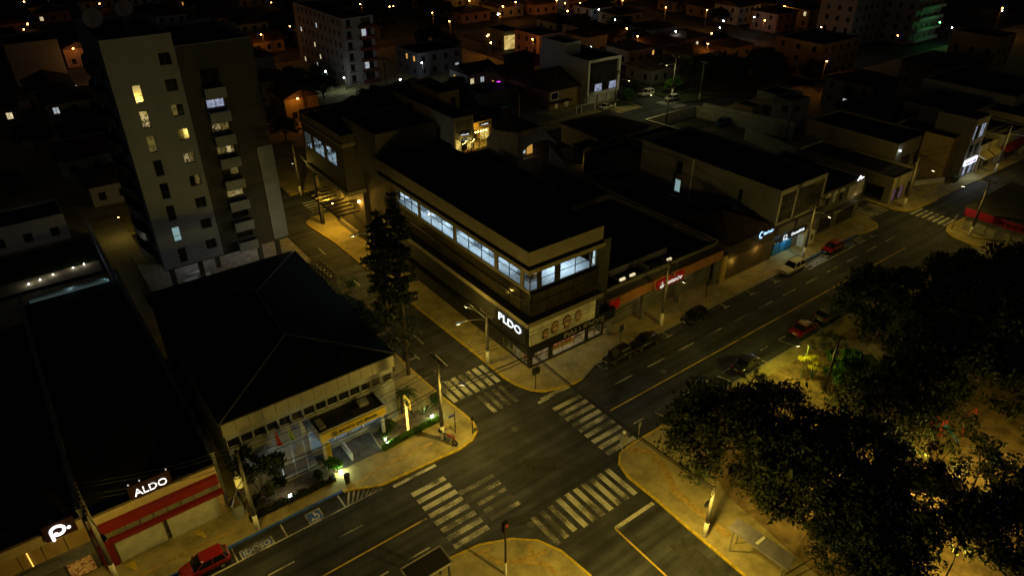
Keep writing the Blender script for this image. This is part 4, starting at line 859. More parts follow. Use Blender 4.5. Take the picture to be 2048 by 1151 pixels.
# store at the far south corner
MAG = mat('magenta_fascia',(.30,.015,.06),rough=.5)
rs = root('magenta_store', 'corner store with magenta fascia, white walls and dark roof', 'building', 102, 28); 
MB().box(98.9,112,19,31.3,.12,3.0).build('body', mat('store_white',(.28,.26,.23)), rs); MB().box(98.4,112.3,18.6,31.6,3.35,3.45).build('roof', ROOFD, rs)
MB().box(98.4,98.6,18.8,31.5,2.3,3.34).box(98.6,112.2,31.4,31.55,2.3,3.34).build('fascia', MAG, rs)
for y in (20.2,22.6,25.6,28.6): 
    sh = MB().box(98.82,98.88,y,y+2.0,.3,2.1).build('shutter', SHUT, rs)
    for k in range(8): MB().box(98.78,98.82,y+.04,y+1.96,.32+k*.22,.45+k*.22).build('slat', SHUT, sh)
sg = root('store_sign', 'dark lettering on the magenta store fascia', 'sign', 98.3, 27, 2.6); strokes(sg, mat('dark_magenta',(.02,.005,.01)), (98.38,25.5,2.82), *FW, 4.2, .55, 6, seed=9)

# ---- back street: restaurant, bar and the buildings behind
rst = root('restaurant_building', 'long two-storey restaurant with tall front windows on the back street', 'building', 62, 96)
shell(rst, 60,64,96,121,.12,6.1,CREAM,S=[(60.4,63.6,3.6,5.5,dict(nx=4,pm=mat('curtained_glass',(.10,.10,.08),rough=.2))),(60.3,63.7,.3,2.4,dict(nx=3,pm=[SG2,GDARK]))],roofm=ROOFD,copm=CREAM)
ye = root('ochre_block', 'ochre flat block with one small dark window behind the restaurant', 'building', 65.5, 107); shell(ye,64.1,68.4,107,117.5,.12,7.1,OCH,S=[(66.6,67.5,4.4,6.0,dict(nx=1))],roofm=ROOFD)
for k in range(3): MB().box(64.8+k*1.0,65.5+k*1.0,113,115,6.85,6.95).build('skylight', mat('roof_light_sheet',(.25,.2,.15)), ye)
pg = root('glazed_porch', 'dark steel glazed porch full of warm lights in front of the restaurant', 'porch', 62, 94.6)
b = MB()
for x in (60.4,62,63.6): b.box(x-.05,x+.05,93.8,93.9,.12,2.6).box(x-.05,x+.05,93.8,95.9,2.55,2.65)
b.box(60.4,63.6,93.8,93.88,2.5,2.6).box(60.4,63.6,93.8,93.86,1.2,1.25).build('steel_frame', DARKM, pg); MB().box(60.5,63.5,93.9,95.9,2.66,2.7).build('roof_glass', GCLEAR, pg)
for k in range(6): MB().ball((60.7+k*.55,94.4+(k % 3)*.4,2.1),.1).build('lamp_bulb', emi('gold_bulb',(1,.68,.18),14), pg)
for k in range(5): MB().box(60.6+k*.6,60.95+k*.6,94.2,94.6,.12,.85).build('table', WOOD, pg)
light(pg,(62,94.6,2.2),110,(1,.62,.1),.3)
br = root('bar_building', 'low bar with glowing ochre walls and a string of lamps', 'building', 66.5, 98); shell(br,64.05,69.5,98.6,106,.12,3.6,OCH,S=[(64.6,66.4,.3,2.3),(67,69,.3,2.3,dict(pm=SG2))],roofm=ROOFD)
for k in range(6): MB().ball((64.4+k*.55,96.9,2.6),.12).build('festoon_bulb', MATS['gold_bulb'], br)
MB().tube((64.2,96.9,2.75),(67.4,96.9,2.75),.015,n=4).build('festoon_cable', DARKM, br)
for k in range(3): MB().ball((64.3+k*.2,98.3,3.2-k*.25),.16).build('wall_lamp', MATS['gold_bulb'], br)
light(br,(65.6,97.2,2.9),260,(1,.64,.08),.3); light(br,(64.8,96.9,1.2),60,(1,.6,.1),.3)
sg = root('bar_sign', 'small white lit sign board on the bar front', 'sign', 68, 98.5, 3); MB().box(66.9,69.0,98.45,98.58,2.85,3.35).build('panel', BLACKP, sg); strokes(sg, WLED, (68,98.43,3.1), *FX, 1.6, .26, 6, seed=2)
sg = root('restaurant_sign', 'small white lit sign above the glazed porch', 'sign', 62, 95.9, 3); MB().box(61,63.2,95.85,95.97,2.85,3.4).build('panel', BLACKP, sg); strokes(sg, WLED, (62.1,95.83,3.12), *FX, 1.6, .26, 6, seed=5)
bwall(69.6,98.6,72.5,116,1.8,'grey yard wall of the open car park beside the bar',m=GRY); bwall(69.6,98.6,79,98.2,1.8,'grey street wall of the open car park',m=GRY)
struct(MB().box(72,86,100,121,.12,.135).build('car_park', MATS['yard_concrete']))
cp = root('carport', 'dark carport roof along the open car park', 'shelter', 73, 108); MB().box(70.4,75.5,100,113,2.2,2.3).build('roof', ROOFD, cp)
for x,y in ((70.7,100.4),(75.2,100.4),(70.7,112.6),(75.2,112.6)): MB().box(x-.06,x+.06,y-.06,y+.06,.12,2.2).build('post', STEEL, cp)
gh = root('gable_house', 'ochre gabled house with white window surround beside the big white block', 'house', 92, 105)
shell(gh, 88,97-1.2,105,118,.12,3.9,OCH,cop=False,S=[(88.4,90.6,1.9,3.6,dict(fm=FRAMEW,nx=1,fw=.25)),(89.5,90.4,.2,1.5,dict(pm=LYD,fm=FRAMEW)),(92,93.2,.2,1.6,dict(pm=LYD,fm=FRAMEW))])
b = MB(); b.extr([(88,105,3.9),(88,118,3.9),(88,111.5,6.4)],(.15,0,0)); b.build('gable', OCH, gh)
MB().box(87.9,87.99,110.7,112.2,3.0,5.8).build('brown_panel', mat('brown_panel',(.10,.06,.04)), gh); MB().box(87.93,87.99,105.1,117.9,3.7,3.85).box(87.93,87.99,105.1,117.9,1.5,1.62).build('string_course', MATS['brown_panel'], gh)
hip(gh,88,95.8,105,118,4.0,2.5,TILE,ov=.45,gable=True,axis='x'); MB().box(88,93,103.6,105,1.7,1.85).build('porch_roof', TILE, gh)
bigw = root('white_block', 'tall white block with a deep framed dark glass front', 'building', 100, 103)
facade(bigw,(96,102.8),(104.8,102.8),2.0,9.0,[(.45,8.35,2.5,8.5)],WHR2,.6)
window(bigw,(96,102.8),(104.8,102.8),(.45,8.35,2.5,8.5),.55,FRAMED,[DGF,DGF,DGF,DGF,LB,DGF,DGF,DGF],nx=4,nz=4,fw=.05)
MB().add([(96,118,.1),(96,102.8,2.0),(96,102.8,9.0),(96,118,9.0)]).build('wall', WHR2, bigw); MB().box(96.05,104.7,103.5,118,.12,8.6).build('body', WHR2, bigw); MB().box(96.02,104.75,102.85,118,8.61,8.7).build('roof', ROOFD, bigw); coping(bigw,96,104.8,102.8,118,9.0,WHR2)
shell(bigw,96.02,100.4,110.2,117.6,8.6,11.1,WHR2,roofm=ROOFD)
for x in (96.4,99.4,102,104.4): MB().box(x-.15,x+.15,103,103.3,.12,2.0).build('pillar', WHR2, bigw)
gt = root('steel_gate', 'white framed sliding gate in front of the white block', 'gate', 93, 100.4); b = MB(); b.box(91,96,100.3,100.4,1.5,1.62).box(91,91.15,100.3,100.4,.12,1.5).box(92.3,92.45,100.3,100.4,.12,1.5).box(95.85,96,100.3,100.4,.12,1.5).build('frame', FRAMEW, gt); MB().box(92.5,95.8,100.33,100.37,.2,1.45).build('panel', GRY, gt)

# ---- the neighbourhood beyond: one object for each house
pal = [CREAM, OCH, WHR, GRY, mat('salmon_render',(.28,.15,.10),var=.15), mat('pale_green_render',(.18,.21,.15),var=.15)]
LOR = lit('far_orange_window',(1,.5,.12),1.0,(.3,.12,.02),2); LWH = lit('far_white_window',(.85,.95,1),.5,(.4,.45,.5),2); LWM = lit('far_warm_window',(1,.85,.5),.9,(.3,.22,.1),2)
def house(x0,x1,y0,y1,h,label,wm=None,rm=None,lits=0,rh=1.4,group=None,seed=0,flat=False,name='house'):
    rr = random.Random(seed+int(x0*7+y0*3)); r_ = root(name,label,'house' if name == 'house' else 'building',(x0+x1)/2,y0,group=group)
    wm = wm or rr.choice(pal); S = []; W = []
    nf = max(1,int(h/2.6)); nxw = max(1,int((x1-x0)/2.6)); nyw = max(1,int((y1-y0)/3.2)); ll = [LOR,LWH,LWM]
    for f in range(nf):
        for k in range(nxw):
            a = x0+(k+.5)*(x1-x0)/nxw; S.append((a-.5,a+.5,.9+f*2.6,2.1+f*2.6,dict(pm=rr.choice(ll) if rr.random() < lits else GDARK,nx=2 if x0 < 130 else 1)))
        for k in range(nyw):
            a = y0+(k+.5)*(y1-y0)/nyw; W.append((a-.45,a+.45,.9+f*2.6,2.1+f*2.6,dict(pm=rr.choice(ll) if rr.random() < lits else GDARK,nx=1)))
    shell(r_,x0,x1,y0,y1,.1,h,wm,S=S,W=W,cop=flat,roofm=ROOFD if flat else None,depth=.12)
    if not flat: hip(r_,x0,x1,y0,y1,h,rh,rm or TILE,axis='y' if (y1-y0) > (x1-x0) else 'x',gable=rr.random() < .35)
    return r_
house(43.5,50,128,136,4.8,'orange-lit two-storey house by the street lamp left of the far apartment block',OCH,lits=.25)
house(51,58,112,122,3.6,'dark-roofed house just behind the rear wing',CREAM); house(45,50.4,104,114,3.2,'low house with dark roof opposite the rear wing end',OCH)
house(52,58.6,100,108,3.4,'dark roofed house with a white lamp at its corner beside the restaurant',WHR)
house(80,92,142,152,5.5,'grey flat block with one orange window beside the far apartment block',GW,lits=.08,flat=True,name='flat_block')
house(84,92,128,135,3.2,'pyramid-roofed house with a row of lit windows',WHR,lits=.8); house(88,96,121,127,3.8,'pinkish gabled house with one lit window behind the car park',pal[4],lits=.2)
house(97.5,104,122,133,4.4,'dark house in front of the red brick corner',GRY)
hb_ = house(113.5,121,140,150,5.6,'red-lit two-storey corner building with a white panel',pal[4],lits=0,flat=True,name='corner_block')
sh_ = house(112.5,118.5,153,162,4.6,'shop with a brightly lit yellow front far up the street',pal[5],lits=.3,flat=True,name='shop'); MB().box(112.3,116,152.6,152.95,.2,3.6).build('lit_front', lit('bright_shopfront',(1,.75,.25),.7,(.4,.24,.05),.8), sh_)
house(124,131,134,142,5,'orange-lit house wall behind the white block',OCH,lits=.12); house(126,134,121,129,3.8,'long low house by the bright orange lamp',CREAM,lits=.1)
house(118,127,106,114,3.4,'dark house behind the lamp-lit shrubs',GRY)
house(150,165,86,98,8,'three-storey orange-tinted flats behind the dark trees',OCH,lits=.04,flat=True,name='flats')
house(136,146,66,76,5.5,'dark two-storey house above the warehouse roofs',GRY,lits=.06); house(124,133,58,66,4.4,'house with a small orange window above the long hall',GRY,lits=.15)
house(128,140,46,56,6.5,'large dark block behind the narrow office',GRY,flat=True,name='dark_block'); house(142,158,44,60,7.5,'wide dark block at the edge of the frame',GW,flat=True,name='dark_block')
house(178,186,62,72,10,'tall blank tan-walled block in the upper corner',OCH,flat=True,name='tan_block'); house(162,176,62,74,5.5,'low dark hall beside the tall tan block',GRY,lits=.04)
r_ = root('white_block', 'plain white-walled block at the far left edge', 'building', 11, 188); shell(r_,6,16,188,200,.1,9,GW,roofm=ROOFD); house(17.5,24,200,210,4.5,'orange-lit house in the upper left corner',pal[4],lits=.15)
house(-6,3,100,106,3.6,'white garden house behind the lit lawn',WHR,lits=0,flat=True); house(-14,-6.5,60,70,4.5,'orange-tinted house wall at the left frame edge',OCH)
ap = root('apartment_block', 'long six-storey far apartment block with red-trimmed balconies and a few lit windows', 'building', 68, 145.3)
AW = mat('far_block_white',(.34,.32,.32),var=.12); rr = random.Random(5)
W_ = [(y,y+.9,1.0+2.3*f,2.1+2.3*f,dict(nx=1,pm=rr.choice((LWM,LWH)) if rr.random() < .06 else GDARK)) for f in range(6) for y in np.arange(147,171,2.4)]
S_ = [(65.2,66.2,.9+2.3*f,2.3+2.3*f,dict(nx=1,pm=GDARK)) for f in range(6)]+[(68.6,70.8,.9+2.3*f,2.4+2.3*f,dict(nx=2,pm=[LWH,GDARK] if f in (1,4) else GDARK)) for f in range(6)]
shell(ap,64.3,71.6,145.3,172,.1,14.1,AW,S=S_,W=W_,roofm=ROOFD)
for f in range(6): MB().box(67.9,71.7,144.2,145.28,.3+2.3*f,.9+2.3*f).build('balcony', mat('red_brown_balcony',(.17,.04,.03)), ap); MB().box(64.95,66.45,145.2,145.28,.55+2.3*f,.85+2.3*f).build('red_panel', MATS['red_brown_balcony'], ap)
for i,(x0,x1,y0,y1,z) in enumerate(((186,200,100,110,24),(202,216,92,104,22))):
    a2 = root('apartment_block', 'dim far apartment block at the top of the frame' if i == 0 else 'far apartment block with balconies washed in green light', 'building', x0, y0)
    shell(a2,x0,x1,y0,y1,.1,z,GW,S=[(x0+1.5+3*k,x0+2.6+3*k,1+2.7*f,2.2+2.7*f,dict(nx=1)) for k in range(4) for f in range(int(z/2.7))],W=[(y0+1+3*k,y0+2+3*k,1+2.7*f,2.2+2.7*f,dict(nx=1)) for k in range(3) for f in range(int(z/2.7))],roofm=ROOFD)
    if i:
        for f in range(8): MB().box(x0+.5,x1-.5,y0-1.2,y0-.02,.8+2.7*f,1.6+2.7*f).build('balcony', WHR, a2)
        MB().ball((208,88,6),.2).build('green_floodlight', emi('green_flood',(.1,1,.25),20), a2); light(a2,(208,87.5,6),160,(.05,1,.15),.2)
GH = 'small dark-roofed houses of the far neighbourhood'; GL = 'small house with a dark tiled roof in the unlit far neighbourhood'
used = [(43,59,99,137),(60,105,95,176),(60,74,144,176),(79,105,120,155),(112,135,105,163),(135,166,62,100),(24,32,96,260),(105,114,96,260),(-60,300,174,185),(168,178,40,176),(176,218,60,112),(5,25,186,212),(-8,5,98,108),(113,152,84,104)]
hs = 0
for gx in range(-34, 250, 13):
    for gy in range(108, 268, 13):
        x = gx+random.uniform(0,3); y = gy+random.uniform(0,3); w_ = random.uniform(7.5,10.5); d_ = random.uniform(7.5,10)
        if any(x < u[1] and x+w_ > u[0] and y < u[3] and y+d_ > u[2] for u in used): continue
        ca, sa = math.cos(R(36.9)), math.sin(R(36.9)); rt = ca*x-sa*y; fw = sa*x+ca*y
        if abs(rt) > fw*.76+6 or fw > 300 or fw < 90: continue
        wi = random.randrange(6); hh_ = random.choice((3.2,3.4,5.4)); cn = ('cream','ochre','white','grey','salmon','pale green')[wi]; sn_ = 'two-storey' if hh_ > 5 else 'single-storey'
        house(x,x+w_,y,y+d_,hh_,f'{sn_} house with {cn} walls and dark tiled roof in the far neighbourhood',wm=pal[wi],lits=.02,group=f'{sn_} {cn} houses of the far neighbourhood',seed=hs); hs += 1

# ================================================================== STREET FURNITURE
LENS = emi('sodium_lens', (1,.84,.45), 10)
def head(r, p, q, w, col, rad=.12, lens=None):
    """curved arm from p to q with a lamp head and its lens"""
    p, q = Vector(p), Vector(q); mid = (p+q)/2+Vector((0,0,.35))
    MB().path([p, p*.55+mid*.45+Vector((0,0,.1)), mid*.7+q*.3, q], .035, 6).build('lamp_arm', STEEL, r)
    d = Vector((q.x-p.x, q.y-p.y, 0)).normalized(); n = Vector((-d.y, d.x, 0))
    b = MB(); e = q+d*.55
    b.prism([(q-n*.09)[:2],(e-n*.13)[:2],(e+d*.1)[:2],(e+n*.13)[:2],(q+n*.09)[:2]], q.z-.02, q.z+.09); b.build('lamp_head', STEEL, r)
    c = q+d*.38; b = MB(); b.prism([(c-n*.09-d*.16)[:2],(c-n*.09+d*.16)[:2],(c+n*.09+d*.16)[:2],(c+n*.09-d*.16)[:2]], q.z-.06, q.z-.022); b.build('lamp_lens', lens or LENS, r)
    light(r, (c.x,c.y,q.z-.18), w, col, rad)
def upole(x, y, h, label, heads=(), cross=0, white=True, trafo=False, name='utility_pole', group=None, base=.12, shaft=None):
    r = root(name, label, 'pole', x, y, base, group)
    MB().tube((x,y,base+(1.5 if white else 0)),(x,y,h),.17,.1,10).build('shaft', shaft or CONC, r, smooth=True)
    if white: MB().tube((x,y,base),(x,y,base+1.5),.185,.175,10).build('white_base', WHITEP, r, smooth=True)
    for k in range(cross):
        z = h-.25-k*1.1; ar = MB().box(x-.06,x+.06,y-1.0,y+1.0,z-.06,z+.06).build('crossarm', mat('crossarm_timber',(.06,.05,.04)), r)
        for t in (-.9,-.45,.45,.9): MB().tube((x,y+t,z+.06),(x,y+t,z+.26),.05,.04,6).build('insulator', mat('porcelain',(.12,.07,.05),rough=.3), ar)
    if trafo: MB().tube((x-.38,y,h-2.9),(x-.38,y,h-2.0),.27,.27,12).tube((x-.38,y,h-2.0),(x-.38,y,h-1.9),.2,.12,10).build('transformer', mat('transformer_grey',(.35,.36,.3)), r)
    for hx, hy, hz_, w, col in heads: head(r, (x,y,hz_-.5), (hx,hy,hz_), w, col)
    return r
PW = 930
upole(21.9,39.0,8.7,'utility pole with crossarm and street lamp at the bank corner',[(22.9,37.6,6.6,PW*2.5,SOD)],cross=1)
upole(31.1,45.4,6.1,'white-footed pole with double lamp beside the corner shop window',[(28.7,46.0,5.5,PW*.8,SOD),(30.6,47.6,5.6,PW*.3,SOD)],cross=1)
upole(6.0,39.2,7.7,'pole with grey transformer and lamp in front of the bank',[(4.7,37.4,5.6,PW*.55,SOD)],trafo=True)
upole(31.8,19.0,5.2,'white-footed lamp pole on the park pavement by the tree',[(30.9,18.7,4.6,PW*1.5,SOD)])
upole(49.7,39.8,7.9,'utility pole with crossarm between the black parked cars',[(49.5,37.8,6.6,PW*.35,SOD)],cross=2)
upole(74.8,39.4,8.5,'utility pole beside the white SUV in front of the blue doors',[(74.6,37.6,6.6,PW*.7,SOD)],cross=2)
upole(97.3,29.6,8.1,'pale pole with blue band in front of the magenta store',[(96.2,31.6,6.8,PW*.8,SOD)],cross=1)
upole(-3.2,40.9,8.6,'utility pole at the corner of the red canopy shop',[(-2.8,38.6,6.4,PW*.5,SOD)],cross=2)
upole(99.4,39.5,8.2,'utility pole at the crossing shop corner',[(99.0,37.4,6.6,PW*.5,SOD)],cross=1)
upole(124,37.6,8.4,'utility pole along the far pavement by the red awning',[(123.8,35.4,6.6,PW*.6,SOD)],cross=1)
upole(30.3,67.6,6.6,'slim lamp pole on the side street behind the conifers',[(28.6,67.8,5.8,PW*.95,SOD)])
upole(32.4,95.0,8.4,'pole with cables at the back street corner past the rear wing',[(31.0,92.0,6.6,PW*.8,SOD)],cross=1)
upole(21.2,13.4,7.4,'lamp pole on the near island pavement, just outside the view',[(21.0,15.0,6.8,PW*8.0,SOD)])
upole(98.2,83.6,8,'pole leaning cables at the car park wall',[(96.4,85.8,6.2,PW*.35,(.95,.85,.3))],cross=1,white=False); upole(108.6,65.4,8.2,'bare pole behind the warehouse roofs',cross=1,white=False)
upole(98.6,97.4,8,'pole by the parked white car in front of the white block',[(99.2,95.2,6.4,PW*.4,(.95,.85,.35))],cross=1)
upole(115.5,97.6,8.4,'pole by the lamp-lit shrubs at the far zebra crossing',[(113.2,97.6,6.8,PW*.85,(.95,.9,.4))],cross=1); upole(117.6,92,8.0,'second pole by the far zebra crossing',cross=1)
upole(76,99,7,'slim pole in the open car park',white=False)
upole(53.8,23.2,6.2,'dark bare pole among the park trees',white=False,shaft=DARKM)
# park lamps on slim posts
def plamp(x, y, h, w, col, label, hx=.7, hy=.2):
    r = root('park_lamp', label, 'lamp', x, y, .13); MB().tube((x,y,.13),(x,y,h),.06,.045,8).build('post', mat('green_post',(.10,.16,.06)), r)
    head(r, (x,y,h-.3), (x+hx,y+hy,h), w, col)
plamp(53.4,25.5,4.1,1000,(1,.86,.10),'park lamp lighting yellow leaves from beneath',-.6,.4)
plamp(47.2,11.5,3.6,1900,SOD,'park lamp among the trees near the goal'); plamp(53.6,7.2,4.0,1700,SOD,'park lamp at the dirt court edge'); plamp(44.6,18.4,3.2,1500,SOD,'unseen lamp added under the corner tree'); plamp(41.5,15.2,3.2,1900,SOD,'park lamp under the nearest trees'); plamp(66.5,21.5,3.4,90,SOD,'park lamp by the curved path'); plamp(40.6,6.5,3.4,1000,SOD,'park lamp in the near corner trees'); plamp(60,14.5,4.2,50,SOD,'park lamp by the playground')  # corner-tree lamp is unseen, added to show more gold ground between leaves
# far street lamps
FL = emi('far_orange_lens',(1,.42,.08),55); FWL = emi('far_white_lens',(.8,.95,1),55)
def flamp(x, y, h, w, col, label, lens, group=None):
    r = root('street_lamp', label, 'street lamp', x, y, 0, group); MB().tube((x,y,0),(x,y,h-.3),.1,.07,7).build('post', CONC, r); MB().tube((x,y,h-.3),(x-.5,y-.5,h),.04,n=5).build('arm', STEEL, r)
    MB().box(x-.75,x-.35,y-.65,y-.35,h,h+.12).build('lamp_head', STEEL, r); MB().ball((x-.55,y-.5,h-.06),.16,8,5).build('lamp_lens', lens, r); light(r,(x-.55,y-.5,h-.3),w,col,.12)
GO = 'orange street lamps of the far neighbourhood'
flamp(45.9,126.6,5.2,200,ORG,'orange street lamp beside the two-storey house left of the far flats',FL); flamp(134,126.3,5.5,260,ORG,'orange lamp on the curved bracket by the long low house',FL); flamp(111.3,139.7,5.4,260,ORG,'orange lamp on the corner of the red-lit building',FL)
flamp(142.2,80.2,7,200,ORG,'orange lamp in front of the orange-tinted flats',FL); flamp(159.8,98.6,7,240,ORG,'orange lamp among the small houses left of the dim flats',FL); flamp(232,83.3,8,300,ORG,'orange lamp at the top right of the frame',FL)
flamp(68.6,129,4.6,150,COOL,'brightest white lamp in front of the far apartment block',FWL); flamp(78.4,137,5,150,COOL,'white lamp by the pyramid-roofed house',FWL); flamp(58.8,143.4,4.8,80,COOL,'white lamp at the side of the far apartment block',FWL); flamp(62.6,143,3,90,(.9,1,.8),'garden lamp at the foot of the far apartment block',FWL)
flamp(51.5,99,3,90,COOL,'white lamp at the dark-roofed house beside the restaurant',FWL); flamp(14.6,163,5,170,WHT,'white lamp over the two parked vans',FWL); flamp(20,198,5,160,ORG,'orange lamp by the house in the upper left corner',FL)
for i,(u,v) in enumerate(((107,170.6),(152.3,179.3),(155,171.4),(141.2,110.3),(168.7,166.8),(129.8,194.8),(124.4,171.4),(90,184),(75,184),(60,184.4),(110,184.4),(140,184.4),(170,150),(176.6,120),(176.6,140),(200,130),(220,120),(240,140),(105.4,120),(105.4,150),(135,205),(180,184),(215,150),(190,170),(100,210),(160,215),(40,184),(31.8,150),(31.8,175),(20,184))):
    flamp(u,v,5.5,random.uniform(240,430),(1,random.uniform(.30,.42),.05),'small orange street lamp in the far neighbourhood',FL,GO)
for i,(u,v) in enumerate(((183,128),(160,190),(147,160),(230,170),(205,190),(120,128),(150,128),(195,150))): flamp(u,v,4.5,random.uniform(50,110),(.8,.95,1),'small white lamp in the far neighbourhood',FWL,'white lamps of the far neighbourhood')
rz = random.Random(21)
for i in range(60):
    for _ in range(20):
        fw = rz.uniform(165,285); rt = rz.uniform(-.72,.72)*fw; ca, sa = math.cos(R(36.9)), math.sin(R(36.9)); x = ca*rt+sa*fw; y = -sa*rt+ca*fw
        if y > 60 and not (180 < x < 220 and 88 < y < 112): break
    h_ = rz.uniform(4,6); r = root('street_lamp','tiny white lamp among the farthest houses' if i % 4 == 3 else 'tiny orange lamp among the farthest houses','street lamp',x,y,0,'tiny white lamps among the farthest houses' if i % 4 == 3 else 'tiny orange lamps among the farthest houses'); MB().tube((x,y,0),(x,y,h_),.08,.06,6).build('post', CONC, r); MB().ball((x,y,h_),rz.uniform(.10,.2),8,5).build('lamp_lens', (FL,FL,FL,FWL)[i % 4], r)
nl = root('neon_tube', 'short glowing violet tube on a dark roof behind the car park', 'neon light', 84, 116, 4); MB().tube((83.4,116.2,4.2),(84.0,115.8,4.2),.06,n=6).build('tube', emi('violet_tube',(.8,.05,1),4), nl); MB().box(83.1,83.2,116.3,116.5,3.2,4.2).box(84.2,84.3,115.5,115.7,3.2,4.2).build('bracket', DARKM, nl); light(nl,(83.7,116,4.6),14,(.8,.1,1),.2)
r_ = root('shed', 'dark low roof carrying the violet tube', 'shed', 84, 115); shell(r_,78,87,113.5,120,.12,3.2,GRY,roofm=ROOFD,lip=.1,cop=False)
# garden uplights of the bank
for i,(x,y,w,col,lb) in enumerate(((13.3,40.7,130,(.8,1,.55),'garden floodlight shining on a bright green bush'),(17.9,41.3,120,(.75,1,.6),'garden floodlight at the foot of the leafy shrub near the totem'),(22.6,41.9,130,(.7,1,.5),'garden floodlight at the spiky plant by the corner'),(9.1,40.7,70,(1,.97,.75),'garden floodlight on the bare ground under the multi-stemmed tree'))):
    r = root('garden_floodlight', lb, 'floodlight', x, y, .13); MB().extr([(x-.14,y-.06,.16),(x+.14,y-.06,.16),(x+.14,y+.05,.34),(x-.14,y+.05,.34)],(0,.06,-.03)).build('housing', DARKM, r); MB().extr([(x-.12,y-.068,.18),(x+.12,y-.068,.18),(x+.12,y+.03,.34),(x-.12,y+.03,.34)],(0,-.01,.01)).build('lamp_lens', emi('flood_lens',(.9,1,.9),16), r); light(r,(x,y-.15,.45),w,col,.08)
for i,(x,y) in enumerate(((-3.0,89.6),(-1.8,89.9),(-.4,90.4),(1.8,90.8),(3.0,91.0))):
    r = root('lawn_light', 'round white ground light in the row along the garden path', 'ground light', x, y, .12, 'ground lights along the garden path'); MB().ball((x,y,.25),.075,8,5).build('globe', emi('lawn_globe',(.9,.97,1),12), r); MB().tube((x,y,.1),(x,y,.2),.06).build('base', DARKM, r); light(r,(x,y,.6),9,(1,.9,.7),.1)
struct(MB().box(-6,4.6,91.3,99,.12,.14).build('lawn', GRASS)); struct(MB().box(-6,4.6,88.2,91.2,.12,.138).build('path', mat('garden_path',(.34,.30,.2))))
bwall(5.0,78,5.2,100,2.4,'tall yard wall beside the tower patio',m=TL); struct(MB().box(5.4,9.4,84,101,.12,.14).build('path', mat('drive_concrete',(.3,.27,.2)))); yl = root('wall_lamp','wall lamp lighting the yard beside the tower','lamp',8.6,96,2.8); MB().ball((8.6,96,3),.06).build('globe', MATS['amber_bulb'], yl); light(yl,(8.3,95.8,3),110,(1,.72,.12),.1)

# traffic signals, street signs
def post(x, y, h, base=.12): return MB().tube((x,y,base),(x,y,h),.045,.04,7)
ts = root('traffic_signal', 'slim traffic signal post with red lens on the near island', 'traffic signal', 18.3, 25.1, .12)
MB().tube((18.3,25.1,.12),(18.3,25.1,1.4),.09,.085,8).build('white_base', WHITEP, ts); MB().tube((18.3,25.1,1.4),(18.3,25.1,5.0),.08,.07,8).build('post', DARKM, ts); MB().box(18.12,18.48,24.95,25.25,4.5,5.4).build('signal_head', mat('signal_housing',(.016,.010,.010)), ts)
for k in range(3): MB().tube((18.3,24.96,4.65+k*.28),(18.3,24.9,4.65+k*.28),.1,n=10).build('lens', emi('red_lens',(.5,.02,.02),.12) if k == 2 else BLACKP, ts)
ts = root('traffic_signal', 'traffic signal post with grey control box at the park corner', 'traffic signal', 32.4, 28.2, .12); post(32.4,28.2,2.6).build('post', STEEL, ts); MB().box(32.25,32.75,28.0,28.4,1.9,2.7).build('control_box', STEEL, ts); MB().ball((32.6,28.35,2.85),.16).build('dome', FRAMEW, ts)
ts = root('traffic_signal', 'dark signal box on a post at the corner shop pavement', 'traffic signal', 32.4, 39.5, .12); post(32.4,39.5,2.0).build('post', DARKM, ts); MB().box(32.05,32.75,39.35,39.65,1.9,2.5).build('signal_head', DARKM, ts)
ss = root('street_name_sign', 'blue street name plate on a post at the bank corner', 'sign', 23.2, 39.0, .12); post(23.2,39,2.5).build('post', DARKM, ss); MB().box(22.6,23.15,38.98,39.02,2.05,2.3).build('plate', mat('blue_plate',(.05,.05,.25)), ss)
ss = root('traffic_signal', 'small pedestrian signal post at the tip of the bank pavement', 'traffic signal', 24.3, 38.0, .12); post(24.3,38,2.1).build('post', DARKM, ss); MB().box(24.2,24.4,37.9,38.1,1.7,2.2).build('signal_head', DARKM, ss)
ss = root('road_sign', 'dark road sign on a post beside the black parked cars', 'sign', 43.4, 39.6, .12); post(43.4,39.6,2.6).build('post', DARKM, ss); MB().box(43.1,43.7,39.56,39.6,2.0,2.7).build('plate', DARKM, ss)
ss = root('road_sign', 'thin road sign post beside the park corner signal', 'sign', 34.7, 28.6, .12); post(34.7,28.6,2.6).build('post', STEEL, ss); MB().box(34.55,34.85,28.56,28.6,2.1,2.6).build('plate', STEEL, ss)
ss = root('hanging_board', 'slim board sign standing on the pavement in front of the terracotta bank', 'sign', 57.6, 40.4, .12); post(57.6,40.4,2.4).build('post', DARKM, ss); MB().box(57.3,57.9,40.37,40.4,1.8,2.4).build('plate', DARKM, ss)
ss = root('road_sign', 'white rectangular sign at the corner of the magenta store', 'sign', 97.6, 32, .12); post(97.6,32,2.2).build('post', DARKM, ss); MB().box(97.2,98.0,31.97,32,1.6,2.2).build('plate', FRAMEW, ss)
